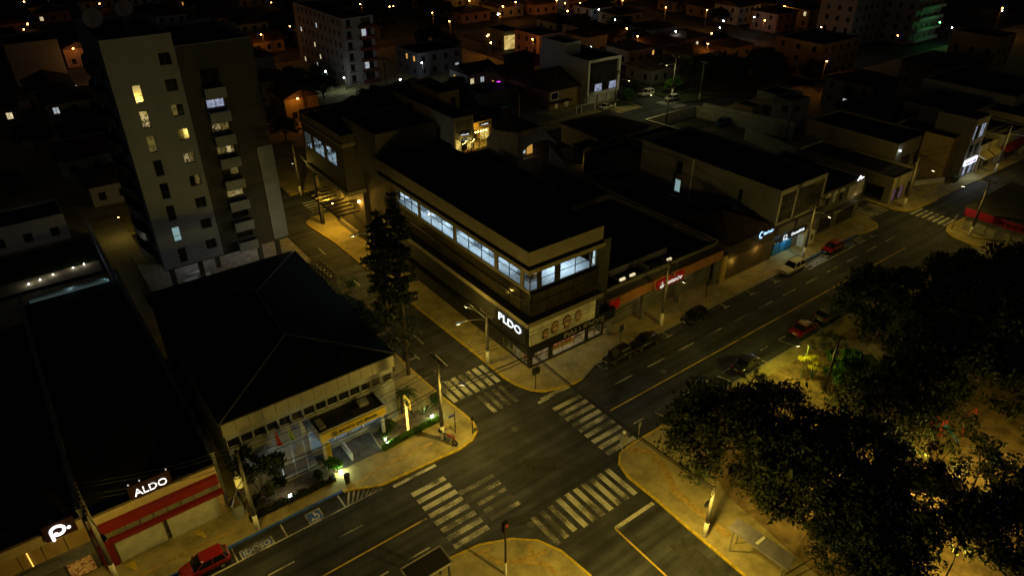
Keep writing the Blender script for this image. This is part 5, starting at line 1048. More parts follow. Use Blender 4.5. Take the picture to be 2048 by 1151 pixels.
for i,(x,y,lb) in enumerate(((9.4,42.5,'flagpole with a red flag in front of the bank'),(10.4,42.5,'flagpole with a green and yellow flag in front of the bank'),(11.4,42.5,'flagpole with a pale flag in front of the bank'))):
    fp = root('flagpole', lb, 'flagpole', x, y, .12); MB().tube((x,y,.12),(x,y,5.4),.05,.03,7).build('pole', STEEL, fp)
    b = MB(); n = 6
    for k in range(n):
        z0, z1 = 5.3-k*.25, 5.3-(k+1)*.25; w0, w1 = .12+.05*k, .12+.05*(k+1)
        b.add([(x+.04,y-.02*(k % 2),z0),(x+w0,y-.1*((k+1) % 2),z0),(x+w1,y-.1*(k % 2),z1),(x+.04,y-.02*((k+1) % 2),z1)])
    b.build('flag', (mat('flag_red',(.35,.04,.03)),mat('flag_green',(.10,.30,.04),col2=(.5,.4,.03),thr=(.45,.55),scale=3),mat('flag_pale',(.4,.4,.38)))[i], fp)
# bus shelters
def shelter(x0,x1,y0,y1,z,label,slats=True):
    r = root('bus_shelter', label, 'bus shelter', (x0+x1)/2, (y0+y1)/2, .12)
    fr = MB(); fr.box(x0,x1,y0,y0+.08,z,z+.12).box(x0,x1,y1-.08,y1,z,z+.12).box(x0,x0+.08,y0,y1,z+.002,z+.118).box(x1-.08,x1,y0,y1,z+.002,z+.118).build('roof_frame', mat('shelter_white_edge',(.35,.33,.3)), r)
    for k in range(16):
        t = x0+.1+k*(x1-x0-.2)/16; MB().box(t,t+(x1-x0)/16*.72,y0+.08,y1-.08,z+.03,z+.08).build('roof_slat', mat('shelter_slat',(.025,.022,.02)), r)
    MB().box(x0+.1,x1-.1,y0+.1,y1-.1,z-.02,z+.01).build('roof_sheet', BLACKP, r)
    for a,c in ((x0+.25,y0+.2),(x1-.25,y0+.2),(x0+.25,y1-.2),(x1-.25,y1-.2)): MB().box(a-.06,a+.06,c-.06,c+.06,.12,z).build('leg', mat('shelter_blue',(.06,.07,.14)), r)
    MB().box(x0+.4,x1-.4,y0+.3,y0+.7,.5,.56).build('bench', STEEL, r)
    return r
shelter(11.9,15.0,26.4,28.05,2.6,'bus shelter with dark slatted roof on the near island')
sh2 = root('bus_shelter', 'grey flat-roofed shelter on the park pavement under the tree', 'bus shelter', 32.6, 15.8, .12); MB().prism([(32.0,17.4),(33.2,17.6),(33.6,13.2),(32.3,12.9)],2.3,2.42).build('roof', mat('shelter_grey',(.16,.15,.19)), sh2)
for x,y in ((32.2,17.1),(33.1,17.2),(32.5,13.3),(33.3,13.6)): MB().tube((x,y,.12),(x,y,2.3),.05).build('leg', STEEL, sh2)
MB().box(32.4,33.3,15.3,15.5,2.42,2.45).build('roof_seam', FRAMEW, sh2)
tb = root('planter_box', 'pale concrete planter box at the edge of the red canopy shop', 'planter', 5.3, 41.6); MB().box(4.95,5.7,40.9,42.2,.12,1.3).build('box', BW, tb); MB().box(5.05,5.6,41.0,42.1,1.301,1.33).build('soil', SOIL, tb)
bn = root('litter_bin', 'small dark litter bin at the bank pavement by the hatched bay', 'litter bin', 13.3, 39.4, .12); MB().tube((13.3,39.4,.12),(13.3,39.4,.95),.2,.24,10).build('body', DARKM, bn); MB().tube((13.3,39.4,.95),(13.3,39.4,1.0),.26,.2,10).build('lid', DARKM, bn)
# football goal and playground in the park
go = root('football_goal', 'white football goal on the dirt court in the park', 'goal', 51.5, 10.6, .13)
MB().path([(50.2,10.1,.13),(50.2,10.1,1.9),(52.9,10.3,1.9),(52.9,10.3,.13)],.07,7).build('frame', FRAMEW, go); MB().path([(50.2,10.1,1.9),(50.3,11.6,.15),(52.8,11.8,.15),(52.9,10.3,1.9)],.035,5).build('rear_stays', FRAMEW, go)
b = MB()
for k in range(8):
    t = k/7; b.tube((50.2+2.7*t,10.1+.2*t,1.9),(50.3+2.5*t,11.6+.2*t,.15),.008,n=4)
    b.tube((50.2+.1*t,10.1+1.5*t,1.9-1.75*t),(52.9-.1*t,10.3+1.5*t,1.9-1.75*t),.008,n=4)
b.build('net', WHITEP, go)
pl = root('playground_slide', 'red playground frame with a blue slide half hidden by branches', 'slide', 56, 13.8, .13)
MB().extr([(55.6,13.6,1.6),(56.0,13.6,1.6),(56.6,12.4,.3),(56.2,12.4,.3)],(0,.03,.05)).build('chute', mat('slide_blue',(.02,.14,.32)), pl)
b = MB()
for x,y in ((55.4,13.7),(56.2,13.7),(55.4,14.5),(56.2,14.5)): b.tube((x,y,.13),(x,y,2.2),.05,n=6)
b.path([(55.4,13.7,2.2),(56.2,13.7,2.2),(56.2,14.5,2.2),(55.4,14.5,2.2),(55.4,13.7,2.2)],.05,5); b.build('frame', mat('play_red',(.4,.03,.03)), pl)
sw = root('swing_frame', 'red swing frame beside the blue slide', 'swing', 58.6, 13.0, .13); MB().path([(57.6,12.6,.13),(57.9,13.0,2.0),(59.6,12.9,2.0),(59.9,12.5,.13)],.05,6).build('frame', MATS['play_red'], sw); MB().box(58.4,58.9,12.8,13.1,.5,.55).tube((58.45,12.95,.55),(58.45,12.95,2),.01,n=4).tube((58.85,12.95,.55),(58.85,12.95,2),.01,n=4).build('seat', MATS['slide_blue'], sw)

# power cables: sagging runs between the poles
CAB = mat('cable_black',(.012,.012,.012),rough=.6)
def cable(a, c, sag, label, r=.018, n=12, off=((0,0,0),)):
    o = root('power_cable', label, 'cable', a[0], a[1], a[2], 'overhead cables'); a, c = Vector(a), Vector(c)
    for d in off:
        d = Vector(d); pts = [a+(c-a)*(k/n)+d+Vector((0,0,-4*sag*(k/n)*(1-k/n))) for k in range(n+1)]; MB().path(pts, r, 4).build('strand', CAB, o)
TRI = ((0,-.85,0),(0,-.4,0),(0,.45,0),(0,.85,0)); BUN = ((0,0,0),(0,.15,-.2),(0,-.1,-.35))
cable((-3.2,40.9,8.5),(6,39.2,7.6),.4,'cables from the canopy shop pole to the transformer pole',off=TRI); cable((6,39.2,7.5),(21.9,39,8.5),.6,'cables from the transformer pole to the bank corner pole',off=TRI)
cable((21.9,39,8.5),(49.7,39.8,7.7),1.0,'cable run crossing the side street from the bank corner',off=TRI); cable((49.7,39.8,7.7),(74.8,39.4,8.3),.9,'cable run past the parked cars to the SUV pole',off=TRI); cable((74.8,39.4,8.3),(99.4,39.5,8.0),.9,'cable run to the crossing shop pole',off=TRI); cable((99.4,39.5,8.0),(124,37.6,8.2),.8,'cable run along the far pavement',off=TRI)
cable((6,39.2,5.4),(21.9,39,5.8),.5,'lower telephone cables in front of the bank',off=BUN); cable((21.9,39,5.6),(31.1,45.4,5.6),.3,'telephone cables across the side street',off=BUN); cable((21.9,39,5.4),(49.7,39.8,5.4),.9,'lower telephone cables across the side street mouth',.03,off=BUN)
cable((31.1,45.4,5.9),(31.8,19,5.0),.7,'cable bundle crossing the main road to the park pole',.035,off=((0,0,0),(.2,0,-.15),(-.25,0,.1))); cable((31.1,45.4,5.8),(30.3,67.6,6.3),.5,'cables along the side street pavement',off=((0,0,0),(.12,0,-.3)))
cable((74.8,39.4,7.6),(88,29.5,6),.5,'thin cable slanting over the parked red car'); cable((97.3,29.6,7.9),(99.4,39.5,8.0),.3,'cables over the far crossing',off=BUN); cable((30.3,67.6,6.3),(32.4,95,8),.6,'cables to the back street corner',off=BUN)
cable((98.2,83.6,7.6),(108.6,65.4,7.8),.6,'cables over the car park',off=TRI); cable((98.2,83.6,7.6),(98.6,97.4,7.6),.3,'cables across the back street',off=BUN); cable((98.6,97.4,7.6),(115.5,97.6,8),.5,'cables toward the far zebra crossing',off=BUN)

# ================================================================== VEHICLES (built in metres)
CG = mat('car_glass',(.008,.009,.010),rough=.05,var=.1,spec=.8); CHRM = mat('wheel_alloy',(.35,.35,.36),rough=.3,metal=.8)
HLO = mat('headlight_off',(.5,.5,.48),rough=.1,spec=.8); TLO = mat('taillight_off',(.22,.01,.01),rough=.15,spec=.7)
HON = HLO; TON = TLO
def loft(rings):
    b = MB(); n = len(rings[0])
    for r in rings: b.v += r
    for i in range(len(rings)-1):
        for k in range(n): b.f.append((i*n+k,(i*n+(k+1) % n),((i+1)*n+(k+1) % n),(i+1)*n+k))
    b.f.append(tuple(range(n-1,-1,-1))); b.f.append(tuple((len(rings)-1)*n+k for k in range(n)))
    return b
def make_car(label, paint, kind='hatch', on=False, group=None, name='parked_car'):
    """nose towards +X"""
    L, W, H = dict(hatch=(3.95,1.70,1.48),sedan=(4.35,1.74,1.46),suv=(4.35,1.82,1.68),van=(4.9,1.95,2.2))[kind]
    r = root(name, label, 'car' if kind != 'van' else 'van', 0, 0, 0, group, local=True)
    h, w = L/2, W/2; bt = .26; belt = .92 if kind != 'suv' else 1.05
    if kind == 'van': belt = 1.15
    def ring(x, hw, zt, zb=bt, sh=.1):
        half = [(hw*.55,zb),(hw*.93,zb+.06),(hw,zb+.28),(hw*.985,zt-sh*1.6),(hw*.93,zt-sh*.5),(hw*.72,zt),(hw*.3,zt+.012)]
        return [(x,y,z) for y,z in half]+[(x,-y,z) for y,z in half[::-1]]
    hood = belt-.05
    st = [(-h,w*.80,belt-.22,.42),(-h+.06,w*.90,belt-.06,.34),(-h+.3,w*.97,belt,.28),(-h+.9,w,belt+.01,bt),(0,w,belt,bt),(h*.42,w,belt-.02,bt),(h*.62,w*.985,hood-.05,bt),(h*.85,w*.94,hood-.13,.28),(h-.1,w*.86,hood-.24,.32),(h,w*.72,hood-.34,.40)]
    body = loft([ring(*s) for s in st]); bo = body.build('body', paint, r, smooth=True, k=1)
    # cabin
    x0, x1 = {'hatch':(-h+.12,h*.50),'sedan':(-h+.72,h*.46),'suv':(-h+.12,h*.46),'van':(-h+.05,h*.72)}[kind]
    t0, t1 = {'hatch':(x0+.30,x1-.74),'sedan':(x0+.62,x1-.85),'suv':(x0+.26,x1-.72),'van':(x0+.1,x1-.55)}[kind]
    def rr_(xa, xb, hw, z, cut=.16): return [(xa+cut,hw,z),(xb-cut*.8,hw,z),(xb,hw-cut,z),(xb,-hw+cut,z),(xb-cut*.8,-hw,z),(xa+cut,-hw,z),(xa,-hw+cut,z),(xa,hw-cut,z)]
    g = loft([rr_(x0,x1,w*.92,belt-.05),rr_(t0,t1,w*.74,H-.06)]); g.build('windows', CG, r, k=1)
    rf = loft([rr_(t0-.03,t1+.03,w*.755,H-.07),rr_(t0+.05,t1-.06,w*.70,H)]); rf.build('roof', paint, r, k=1, smooth=False)
    for sy in (1,-1):
        for (xa,xb) in ((x0+.2,t0+.14),(x1-.16,t1-.12),((x0+x1)/2-.05,(t0+t1)/2)): MB().tube((xa,sy*w*.925,belt-.04),(xb,sy*w*.755,H-.06),.04,.035,5).build('pillar', paint, r, k=1)
        MB().box(x1-.42,x1-.24,sy*w*1.0 if sy > 0 else -w*1.14,sy*w*1.14 if sy > 0 else -w*1.0,belt-.02,belt+.12).build('mirror', paint, r, k=1)
        MB().extr([(h-.30,sy*w*.62,hood-.30),(h-.10,sy*w*.58,hood-.36),(h-.12,sy*w*.80,hood-.36),(h-.36,sy*w*.88,hood-.25)],(.05,sy*.03,.06)).build('headlight', HON if on else HLO, r, k=1)
        MB().box(-h-.012,-h+.16,sy*w*.52 if sy > 0 else -w*.88,sy*w*.88 if sy > 0 else -w*.52,belt-.24,belt-.08).build('taillight', TON if on else TLO, r, k=1)
        for wx in (-h+.78,h-.80):
            ty = MB().tube((wx,sy*(w-.20),.31),(wx,sy*(w+.01),.31),.31,.31,16).build('wheel', RUBBER, r, k=1, smooth=False)
            MB().tube((wx,sy*(w-.02),.31),(wx,sy*(w+.022),.31),.20,.17,10).build('rim', CHRM, ty, k=1)
        if kind == 'suv': MB().tube((t0+.1,sy*w*.66,H+.05),(t1-.1,sy*w*.66,H+.05),.025,n=6).tube((t0+.15,sy*w*.66,H-.02),(t0+.15,sy*w*.66,H+.05),.02,n=5).tube((t1-.15,sy*w*.66,H-.02),(t1-.15,sy*w*.66,H+.05),.02,n=5).build('roof_rail', DARKM, r, k=1)
    MB().box(h-.04,h+.012,-w*.45,w*.45,.42,.58).build('grille', DARKM, r, k=1); MB().box(-h-.02,-h+.02,-.26,.26,.55,.66).build('number_plate', FRAMEW, r, k=1); MB().box(h-.02,h+.03,-.24,.24,.36,.46).build('number_plate', FRAMEW, r, k=1)
    if on:
        for sy in (1,-1):
            l = light(r,(0,0,0),240,(1,.86,.62),.06,'SPOT',(1,0,-.11),64,.9); l.location = (h+.12,sy*w*.7,.66); l.rotation_euler = Vector((1,0,-.10)).to_track_quat('-Z','Y').to_euler()
            l = light(r,(0,0,0),9,(1,.04,.01),.06); l.location = (-h-.25,sy*w*.7,.8)
    return r
def put(c, x, y, rz, z=0): c.location = (x*K,y*K,z*K); c.rotation_euler = (0,0,R(rz)); return c
def paint(n, col, m=0.): return mat('paint_'+n, col, rough=.28, var=.04, spec=.5, coat=.6, metal=m)
BK = paint('black',(.012,.012,.013)); RD = paint('red',(.20,.007,.007)); WH = paint('white',(.55,.53,.48)); SV = paint('silver',(.32,.32,.33),.4); GR = paint('grey',(.09,.09,.095),.3); DR = paint('dark_red',(.16,.01,.01)); TE = paint('teal',(.12,.30,.30)); BL = paint('blue',(.05,.09,.16))
put(make_car('red hatchback parked beside the shop with red canopies',RD,'hatch'),1.95,38.15,180)
put(make_car('black hatchback, first of the two parked nose to tail at the corner shop',BK,'hatch'),41.9,38.35,181); put(make_car('black sedan parked behind the black hatchback near the corner shop',BK,'sedan'),45.7,38.4,180)
put(make_car('black hatchback parked alone by the utility pole at the terracotta bank',BK,'hatch'),53.4,38.45,180); put(make_car('white SUV with roof rails parked at the blue doors',WH,'suv'),71.0,38.4,180); put(make_car('red hatchback parked at the blue kerb beyond the white SUV',RD,'hatch'),79.6,38.4,180)
put(make_car('black car parked on the park side under the thin tree',BK,'sedan'),51.0,29.9,4); put(make_car('dark red car parked on the park side by the lamp-lit leaves',DR,'sedan'),60.8,30.05,2); put(make_car('grey car parked on the park side against the tree trunk',GR,'suv'),65.3,30.05,2)
put(make_car('white car parked by the far zebra crossing, nearer the lamp pole',WH,'hatch'),113.2,95.6,175); put(make_car('silver-white car parked behind the other at the far zebra crossing',WH,'suv'),111.6,101.2,178)
put(make_car('white car parked at the pole in front of the white block',WH,'sedan'),98.2,99.4,10); put(make_car('teal car parked in the open car park beside the bar',TE,'sedan'),82.0,111.4,15,.135); put(make_car('dull blue car in the walled car park',BL,'suv'),108.2,78.6,175,.135)
v1 = make_car('white van, one of two parked side by side under the white lamp',WH,'van',group='vans parked under the lamp',name='parked_van'); put(v1,14.1,172,-60); dup(v1,16.6,171.6,0,R(-60),'second white van parked beside the other under the white lamp'); put(make_car('white car parked at the far left edge',WH,'hatch'),1.8,165,60)
put(make_car('pale car parked by the back street near the restaurant',SV,'hatch'),56,92.6,180)

def make_moto(label, paint_m, name='motorcycle', group=None, helmet=False):
    r = root(name, label, 'motorcycle', 0, 0, 0, group, local=True)
    for x in (-.65,.68):
        ty = MB()
        for k in range(14): ty.tube((x+.28*math.cos(k*.4488),0,.31+.28*math.sin(k*.4488)),(x+.28*math.cos((k+1)*.4488),0,.31+.28*math.sin((k+1)*.4488)),.06,n=6)
        ty = ty.build('wheel', RUBBER, r, k=1); MB().tube((x,-.03,.31),(x,.03,.31),.2,n=12).build('rim', CHRM, ty, k=1)
    b = MB(); b.v = []; loft_ = loft([[(x,w*math.cos(t),z+hh*math.sin(t)) for t in [2*math.pi*k/8 for k in range(8)]] for x,w,z,hh in ((-.2,.08,.80,.06),(-.05,.16,.84,.13),(.2,.18,.88,.15),(.38,.10,.86,.09))]); loft_.build('tank', paint_m, r, k=1, smooth=True)
    loft([[(x,w*math.cos(t),z+hh*math.sin(t)) for t in [2*math.pi*k/8 for k in range(8)]] for x,w,z,hh in ((-.95,.06,.86,.03),(-.6,.14,.82,.06),(-.2,.13,.80,.06))]).build('seat', DARKM, r, k=1, smooth=True)
    loft([[(x,w*math.cos(t),z+hh*math.sin(t)) for t in [2*math.pi*k/8 for k in range(8)]] for x,w,z,hh in ((.52,.14,.82,.16),(.68,.16,.86,.15),(.80,.08,.84,.09))]).build('fairing', paint_m, r, k=1, smooth=True)
    MB().box(-.2,.25,-.14,.14,.3,.65).build('engine', STEEL, r, k=1); MB().tube((.45,-.05,.95),(.70,-.05,.31),.03).tube((.45,.05,.95),(.70,.05,.31),.03).build('fork', CHRM, r, k=1)
    MB().path([(.32,-.36,1.02),(.46,-.1,1.0),(.46,.1,1.0),(.32,.36,1.02)],.02,6).build('handlebar', DARKM, r, k=1); MB().tube((-.9,.14,.36),(-.2,.14,.33),.045,.04).build('exhaust', CHRM, r, k=1); MB().ball((.80,0,.86),.08,8,6).build('headlight', HLO, r, k=1)
    if helmet: MB().ball((-.35,.42,.16),.15,10,8).build('helmet', FRAMEW, r, k=1, smooth=True); MB().box(-.98,-.58,-.2,.2,.88,1.22).build('top_box', DARKM, r, k=1)
    return r
mt = put(make_moto('red motorcycle with black top box parked at the pole on the bank corner',RD,helmet=True),22.1,38.35,-70,.12); mt.scale = (1.15,)*3
mo = make_moto('black motorcycle in the row at the kerb beside the tower patio',BK,group='motorcycles parked beside the tower patio'); put(mo,25.5,73.4,20)
for k in range(4): dup(mo,25.55+.03*k,72.5-k*.9,0,R(18+3*k))

# ================================================================== VEGETATION
BARK = mat('bark',(.055,.042,.03),rough=.95,var=.35,scale=4,bump=.5,bscale=10)
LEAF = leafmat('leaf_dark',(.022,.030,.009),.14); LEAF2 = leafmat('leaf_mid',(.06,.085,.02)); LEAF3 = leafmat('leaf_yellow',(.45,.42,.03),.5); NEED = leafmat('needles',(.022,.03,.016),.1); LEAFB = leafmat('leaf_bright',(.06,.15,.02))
rg = np.random.default_rng(3)
def leafmesh(name, pts, size, m, tri=False, flat=0., aspect=1.8):
    n = len(pts); pts = np.asarray(pts); d = rg.normal(size=(n,3)); d[:,2] *= (1-flat); d /= np.linalg.norm(d,axis=1)[:,None]+1e-9
    e = rg.normal(size=(n,3)); e -= (e*d).sum(1)[:,None]*d; e /= np.linalg.norm(e,axis=1)[:,None]+1e-9
    s = size*(.45+rg.gamma(2.2,.27,(n,1))); a = d*s*aspect*.5; c = e*s*.5
    bend = np.cross(d,e)*s*.18
    v = np.stack([pts-a, pts+c*.9+bend, pts+a, pts-c*.9+bend],1).reshape(-1,3)
    f = np.arange(4*n).reshape(-1,4)
    me = bpy.data.meshes.new(name); me.vertices.add(4*n); me.vertices.foreach_set('co',v.astype(np.float32).ravel()); me.loops.add(4*n); me.loops.foreach_set('vertex_index',f.astype(np.int32).ravel()); me.polygons.add(n); me.polygons.foreach_set('loop_start',np.arange(0,4*n,4,dtype=np.int32)); me.update(); me.validate(); me.materials.append(m)
    return me
def crown_pts(blobs, per, shell_=.55):
    P = []
    for (x,y,z,r) in blobs:
        n = int(per*r*r); q = rg.normal(size=(n,3)); q /= np.linalg.norm(q,axis=1)[:,None]; q *= (rg.uniform(shell_,1.05,(n,1))**.8)*r; q[:,2] *= .72; P.append(q+np.array([x,y,z]))
    return np.concatenate(P)
def make_tree(name, label, h, rad, m, seed, per=520, leaf=.24, nb=26, trunk_r=.28, group=None, open_=.0, fork=.34, clump=(.55,1.15)):
    """tapered trunk, limbs out to the leaf clumps, an uneven crown (metres)"""
    rr = random.Random(seed); r = root(name, label, 'tree', 0, 0, 0, group, local=True)
    tb = MB(); top = Vector((rr.uniform(-.4,.4),rr.uniform(-.4,.4),h*fork)); tb.path([(0,0,-.1),(top.x*.3,top.y*.3,h*fork*.5),tuple(top)],trunk_r,9,trunk_r*.75)
    blobs = []; mains = []
    nm = rr.randint(4,6)
    for k in range(nm):
        a = 2*math.pi*(k+rr.uniform(-.3,.3))/nm; el = rr.uniform(.45,1.1); q = top+Vector((math.cos(a)*math.cos(el),math.sin(a)*math.cos(el),math.sin(el)))*rad*rr.uniform(.55,.75)
        mid = (top+q)/2+Vector((rr.uniform(-.3,.3),rr.uniform(-.3,.3),-.2)); tb.path([tuple(top),tuple(mid),tuple(q)],trunk_r*.6,7,trunk_r*.28); mains.append(q)
    for k in range(nb):
        a = rr.uniform(0,2*math.pi); u = rr.uniform(-.25,1); rho = rad*math.sqrt(max(.05,1-abs(u)**2.2))*rr.uniform(.45,1.0)
        p = Vector((math.cos(a)*rho,math.sin(a)*rho,h*fork+(h-h*fork)*(.32+.62*u))); p.z = max(p.z,h*fork*.9)
        s = min(mains,key=lambda q:(q-p).length); md = (s+p)/2+Vector((rr.uniform(-.3,.3),rr.uniform(-.3,.3),rr.uniform(-.1,.3))); tb.path([tuple(s),tuple(md),tuple(p)],trunk_r*.24,5,.02)
        for j in range(3): tb.tube(tuple(md*.5+p*.5),tuple(p+Vector((rr.uniform(-.7,.7),rr.uniform(-.7,.7),rr.uniform(-.2,.6)))),.025,.008,4)
        if rr.random() >= open_: blobs.append((p.x,p.y,p.z,rad*.30*rr.uniform(*clump)))
    tb.build('trunk', BARK, r, smooth=True, k=1)
    me = leafmesh('crown', crown_pts(blobs, per, .1), leaf, m); o = bpy.data.objects.new('crown', me); C.objects.link(o); o.parent = r
    return r
tA = make_tree('park_tree','large dense tree at the park corner, nearest the zebra crossing',9.4,6.3,LEAF,1,per=84,nb=52,leaf=.22,clump=(.5,1.2),trunk_r=.34); put(tA,37.4,22.6,10,.13); tA.scale = (.92,)*3
tB = make_tree('park_tree','tall spreading tree in front of the far crossing',11.4,7.6,LEAF,2,per=66,open_=.1,nb=70,leaf=.26,trunk_r=.42,clump=(.4,1.1)); put(tB,65.2,24.2,0,.13); tB.scale = (.84,)*3
tC = make_tree('park_tree','airy tree with long bare branches over the dirt court',9.0,6.2,LEAF,3,per=80,open_=.42,nb=46,leaf=.2,clump=(.3,.8)); put(tC,53.0,5.0,0,.13)
def tr(src, x, y, rz, s, lb): dup(src,x,y,.13,R(rz),lb,scale=s)
tr(tA,37.6,17.8,75,.62,'medium tree leaning over the pavement above the grey shelter'); tr(tA,42.2,21.4,120,.78,'dense tree directly behind the park corner tree'); tr(tA,38.6,14.6,200,.85,'dense tree beside the grey park shelter'); tr(tA,43.4,15.2,300,.85,'dense tree in the middle of the near park'); tr(tB,73.4,19.8,90,.85,'broad dark tree near the right edge of the park'); tr(tB,66.5,14.4,200,.95,'broad dark tree behind the playground')
tr(tA,60.6,17.4,60,.85,'dark tree between the playground and the curved path'); tr(tC,47.4,8.2,150,.9,'thin-leaved tree in front of the goal'); tr(tA,42.2,9.4,20,.85,'dense tree in the bottom corner of the park'); tr(tA,45.6,4.2,250,.85,'dense tree at the lowest right corner of the park'); tr(tB,79.6,23.6,30,.6,'dark tree beside the far side street'); tr(tA,56.6,16.6,170,.72,'small dark tree by the slide'); tr(tA,38.2,10.4,80,.72,'low tree behind the grey park shelter'); tr(tC,52.0,12.8,230,.72,'sparse tree beside the goal')
tr(tA,37.0,11.0,130,.6,'low dense tree behind the grey shelter on the park pavement'); tr(tA,40.2,18.2,15,.6,'small tree at the pavement edge between corner tree and shelter'); tr(tB,67.5,10.6,70,.85,'dark spreading tree between the goal and the right frame edge'); tr(tA,70.5,16,210,.9,'dense dark tree among the crowns right of the playground'); tr(tB,73.5,12.6,10,.9,'wide tree at the right frame edge above the dirt court'); tr(tB,80,17,140,.9,'wide tree far right beyond the park path'); tr(tA,63,9.2,200,.9,'dark tree right of the goal'); tr(tA,50.4,16.6,280,.8,'dark tree in the centre of the park'); tr(tC,56.4,3.2,100,.9,'branchy tree at the bottom right corner of the dirt court'); tr(tC,58.6,26.2,40,.36,'thin young tree beside the dark red car'); tr(tC,48.2,27.4,140,.3,'thin young tree over the black car on the park side')
tD = make_tree('park_tree','small lamp-lit tree with yellow-green leaves by the dark pole',4.8,2.6,LEAFB,6,per=480,leaf=.16,nb=22,trunk_r=.1,fork=.2); put(tD,55.6,22.6,0,.13)
# big yellow leaves right under the park lamp: each leaf its own part
yl = root('lamp_lit_plant','broad-leaved plant with bright yellow palmate leaves under the park lamp','plant',54.2,24.9,.13)
for k,(dx,dy,dz) in enumerate(((-.9,.9,2.4),(-.7,.4,2.7),(-.3,-.1,2.3),(.2,.2,2.5),(-.2,-.6,1.8),(.5,-.3,1.9),(-.8,-.2,2.0),(.3,.7,2.1))):
    c = Vector((54.2+dx,24.9+dy,.13+dz)); MB().path([(54.3,24.8,.13),(54.25+dx*.4,24.85+dy*.4,1.2),tuple(c)],.03,5).build('stem', LEAFB, yl)
    b = MB()
    for j in range(9):
        a = j*2*math.pi/9; t = Vector((math.cos(a),math.sin(a),-.25)); n = Vector((-math.sin(a),math.cos(a),0)); b.add([tuple(c),tuple(c+t*.28+n*.07),tuple(c+t*.5),tuple(c+t*.28-n*.07)])
    b.build('leaf', LEAF3, yl)
# conifers on the side street
def conifer(label, x, y, h, rad, seed, rz=0):
    rr = random.Random(seed); r = root('conifer', label, 'tree', 0, 0, 0, 'pair of conifers', local=True); tb = MB(); tb.path([(0,0,0),(.1,0,h*.4),(.05,.1,h)],.24,8,.03); P = []
    z = h*.10
    while z < h*.985:
        t = z/h; L = rad*(1.15-abs(t-.62)*1.5 if t > .62 else .45+t*1.05)*rr.uniform(.45,1.1)
        if t > .85: L = min(L, rad*(1-t)*3.2+.1)
        dens = .45 if t < .42 else 1
        for k in range(rr.randint(2,4) if t < .42 else rr.randint(5,7)):
            a = rr.uniform(0,2*math.pi); ln = L*rr.uniform(.35,1.15)+.15; up = rr.uniform(-.05,.3); e = Vector((math.cos(a)*ln,math.sin(a)*ln,z+ln*up)); tb.tube((0.05,0,z),tuple(e),.035,.01,4)
            n = int(ln*44*dens)+5
            for j in range(n):
                f = rr.uniform(.15,1)**.7; sp = .06+.16*f*(1-f*.5); P.append((e.x*f+rr.gauss(0,sp),e.y*f+rr.gauss(0,sp),z+(e.z-z)*f+rr.gauss(.03,sp*.7)))
        z += h*rr.uniform(.012,.03)
    tb.build('trunk', BARK, r, k=1); o = bpy.data.objects.new('crown', leafmesh('crown',P,.14,NEED,aspect=2.2)); C.objects.link(o); o.parent = r; put(r,x,y,rz,.12)
conifer('taller conifer in front of the corner building, pointed top',24.0,48.5,19.1*K,1.65*K,1); conifer('shorter conifer behind the taller one with a thick dark top',23.1,49.9,17.0*K,1.6*K,2)
# shrubs and bank garden
def bush(name, label, x, y, r, h, m, seed, per=2400, leaf=.09, cat='shrub', group=None):
    o = root(name,label,cat,0,0,0,group,local=True); rr = random.Random(seed); bl = [(rr.uniform(-.5,.5)*r,rr.uniform(-.5,.5)*r,h*rr.uniform(.35,.75),max(.15,r*rr.uniform(.4,.65))) for _ in range(6)]
    tb = MB()
    for q in bl[:4]: tb.path([(q[0]*.2,q[1]*.2,0),(q[0]*.7,q[1]*.7,q[2])],.03,5,.015)
    tb.build('stems', BARK, o, k=1); f = bpy.data.objects.new('foliage', leafmesh('foliage',crown_pts(bl,per,.3),leaf,m)); C.objects.link(f); f.parent = o; put(o,x,y,0,.13); return o
bush('shrub','bright green floodlit bush by the bank driveway',13.1,41.5,.9,1.3,LEAFB,1); bush('shrub','leafy shrub in the bank garden beside the totem',18.4,42.3,1.2,1.7,LEAF2,2); bush('shrub','round clipped bush in the bank garden',11.6,41.2,.6,.9,LEAF,3); bush('shrub','rounded bush at the corner end of the bank garden',24.0,43.4,.8,1.2,LEAF2,4)
hg = root('garden_hedge','low hedge edging the bank garden at the corner','hedge',20,41,.12)
f = bpy.data.objects.new('foliage', leafmesh('foliage', [((x-20)*K,(y-41)*K,z*K) for x,y,z in [(random.uniform(17.2,22.9),0,random.uniform(0,.55)) for _ in range(5200)] for y in [41.0+random.uniform(-.22,.22)+(.06*(x-20))]], .08, LEAFB)); C.objects.link(f); f.parent = hg; MB().prism([(17.3,40.7),(22.9,41.05),(22.9,41.25),(17.3,40.95)],.1,.55).build('stems', BARK, hg)
hg = root('garden_hedge','low dark hedge along the pavement in front of the bank tree','hedge',9,40.4,.12)
f = bpy.data.objects.new('foliage', leafmesh('foliage', [((x-9)*K,(random.uniform(40.0,40.5)-40.4)*K,random.uniform(0,.6)*K*abs(math.sin(x*2.1))**.4) for x in [random.uniform(5.8,12.6) for _ in range(5600)]], .08, LEAF)); C.objects.link(f); f.parent = hg; MB().box(6,12.4,40.15,40.35,.1,.4).build('stems', BARK, hg)
for pts in ([(17.2,41.1),(23.2,41.4),(24.2,43.6),(17.4,43.2)],[(5.9,40.5),(12.7,40.5),(13.6,42.2),(6,42.4)]): struct(MB().prism(pts,.12,.135).build('garden_bed', mat('garden_soil',(.10,.075,.045),var=.4,scale=2)))
struct(MB().prism([(13.7,40.9),(17.1,40.9),(17.3,43.6),(6.2,43.6),(6.2,42.5),(13.4,42.4)],.12,.133).build('forecourt', mat('forecourt_asphalt',(.07,.068,.065),var=.3)))
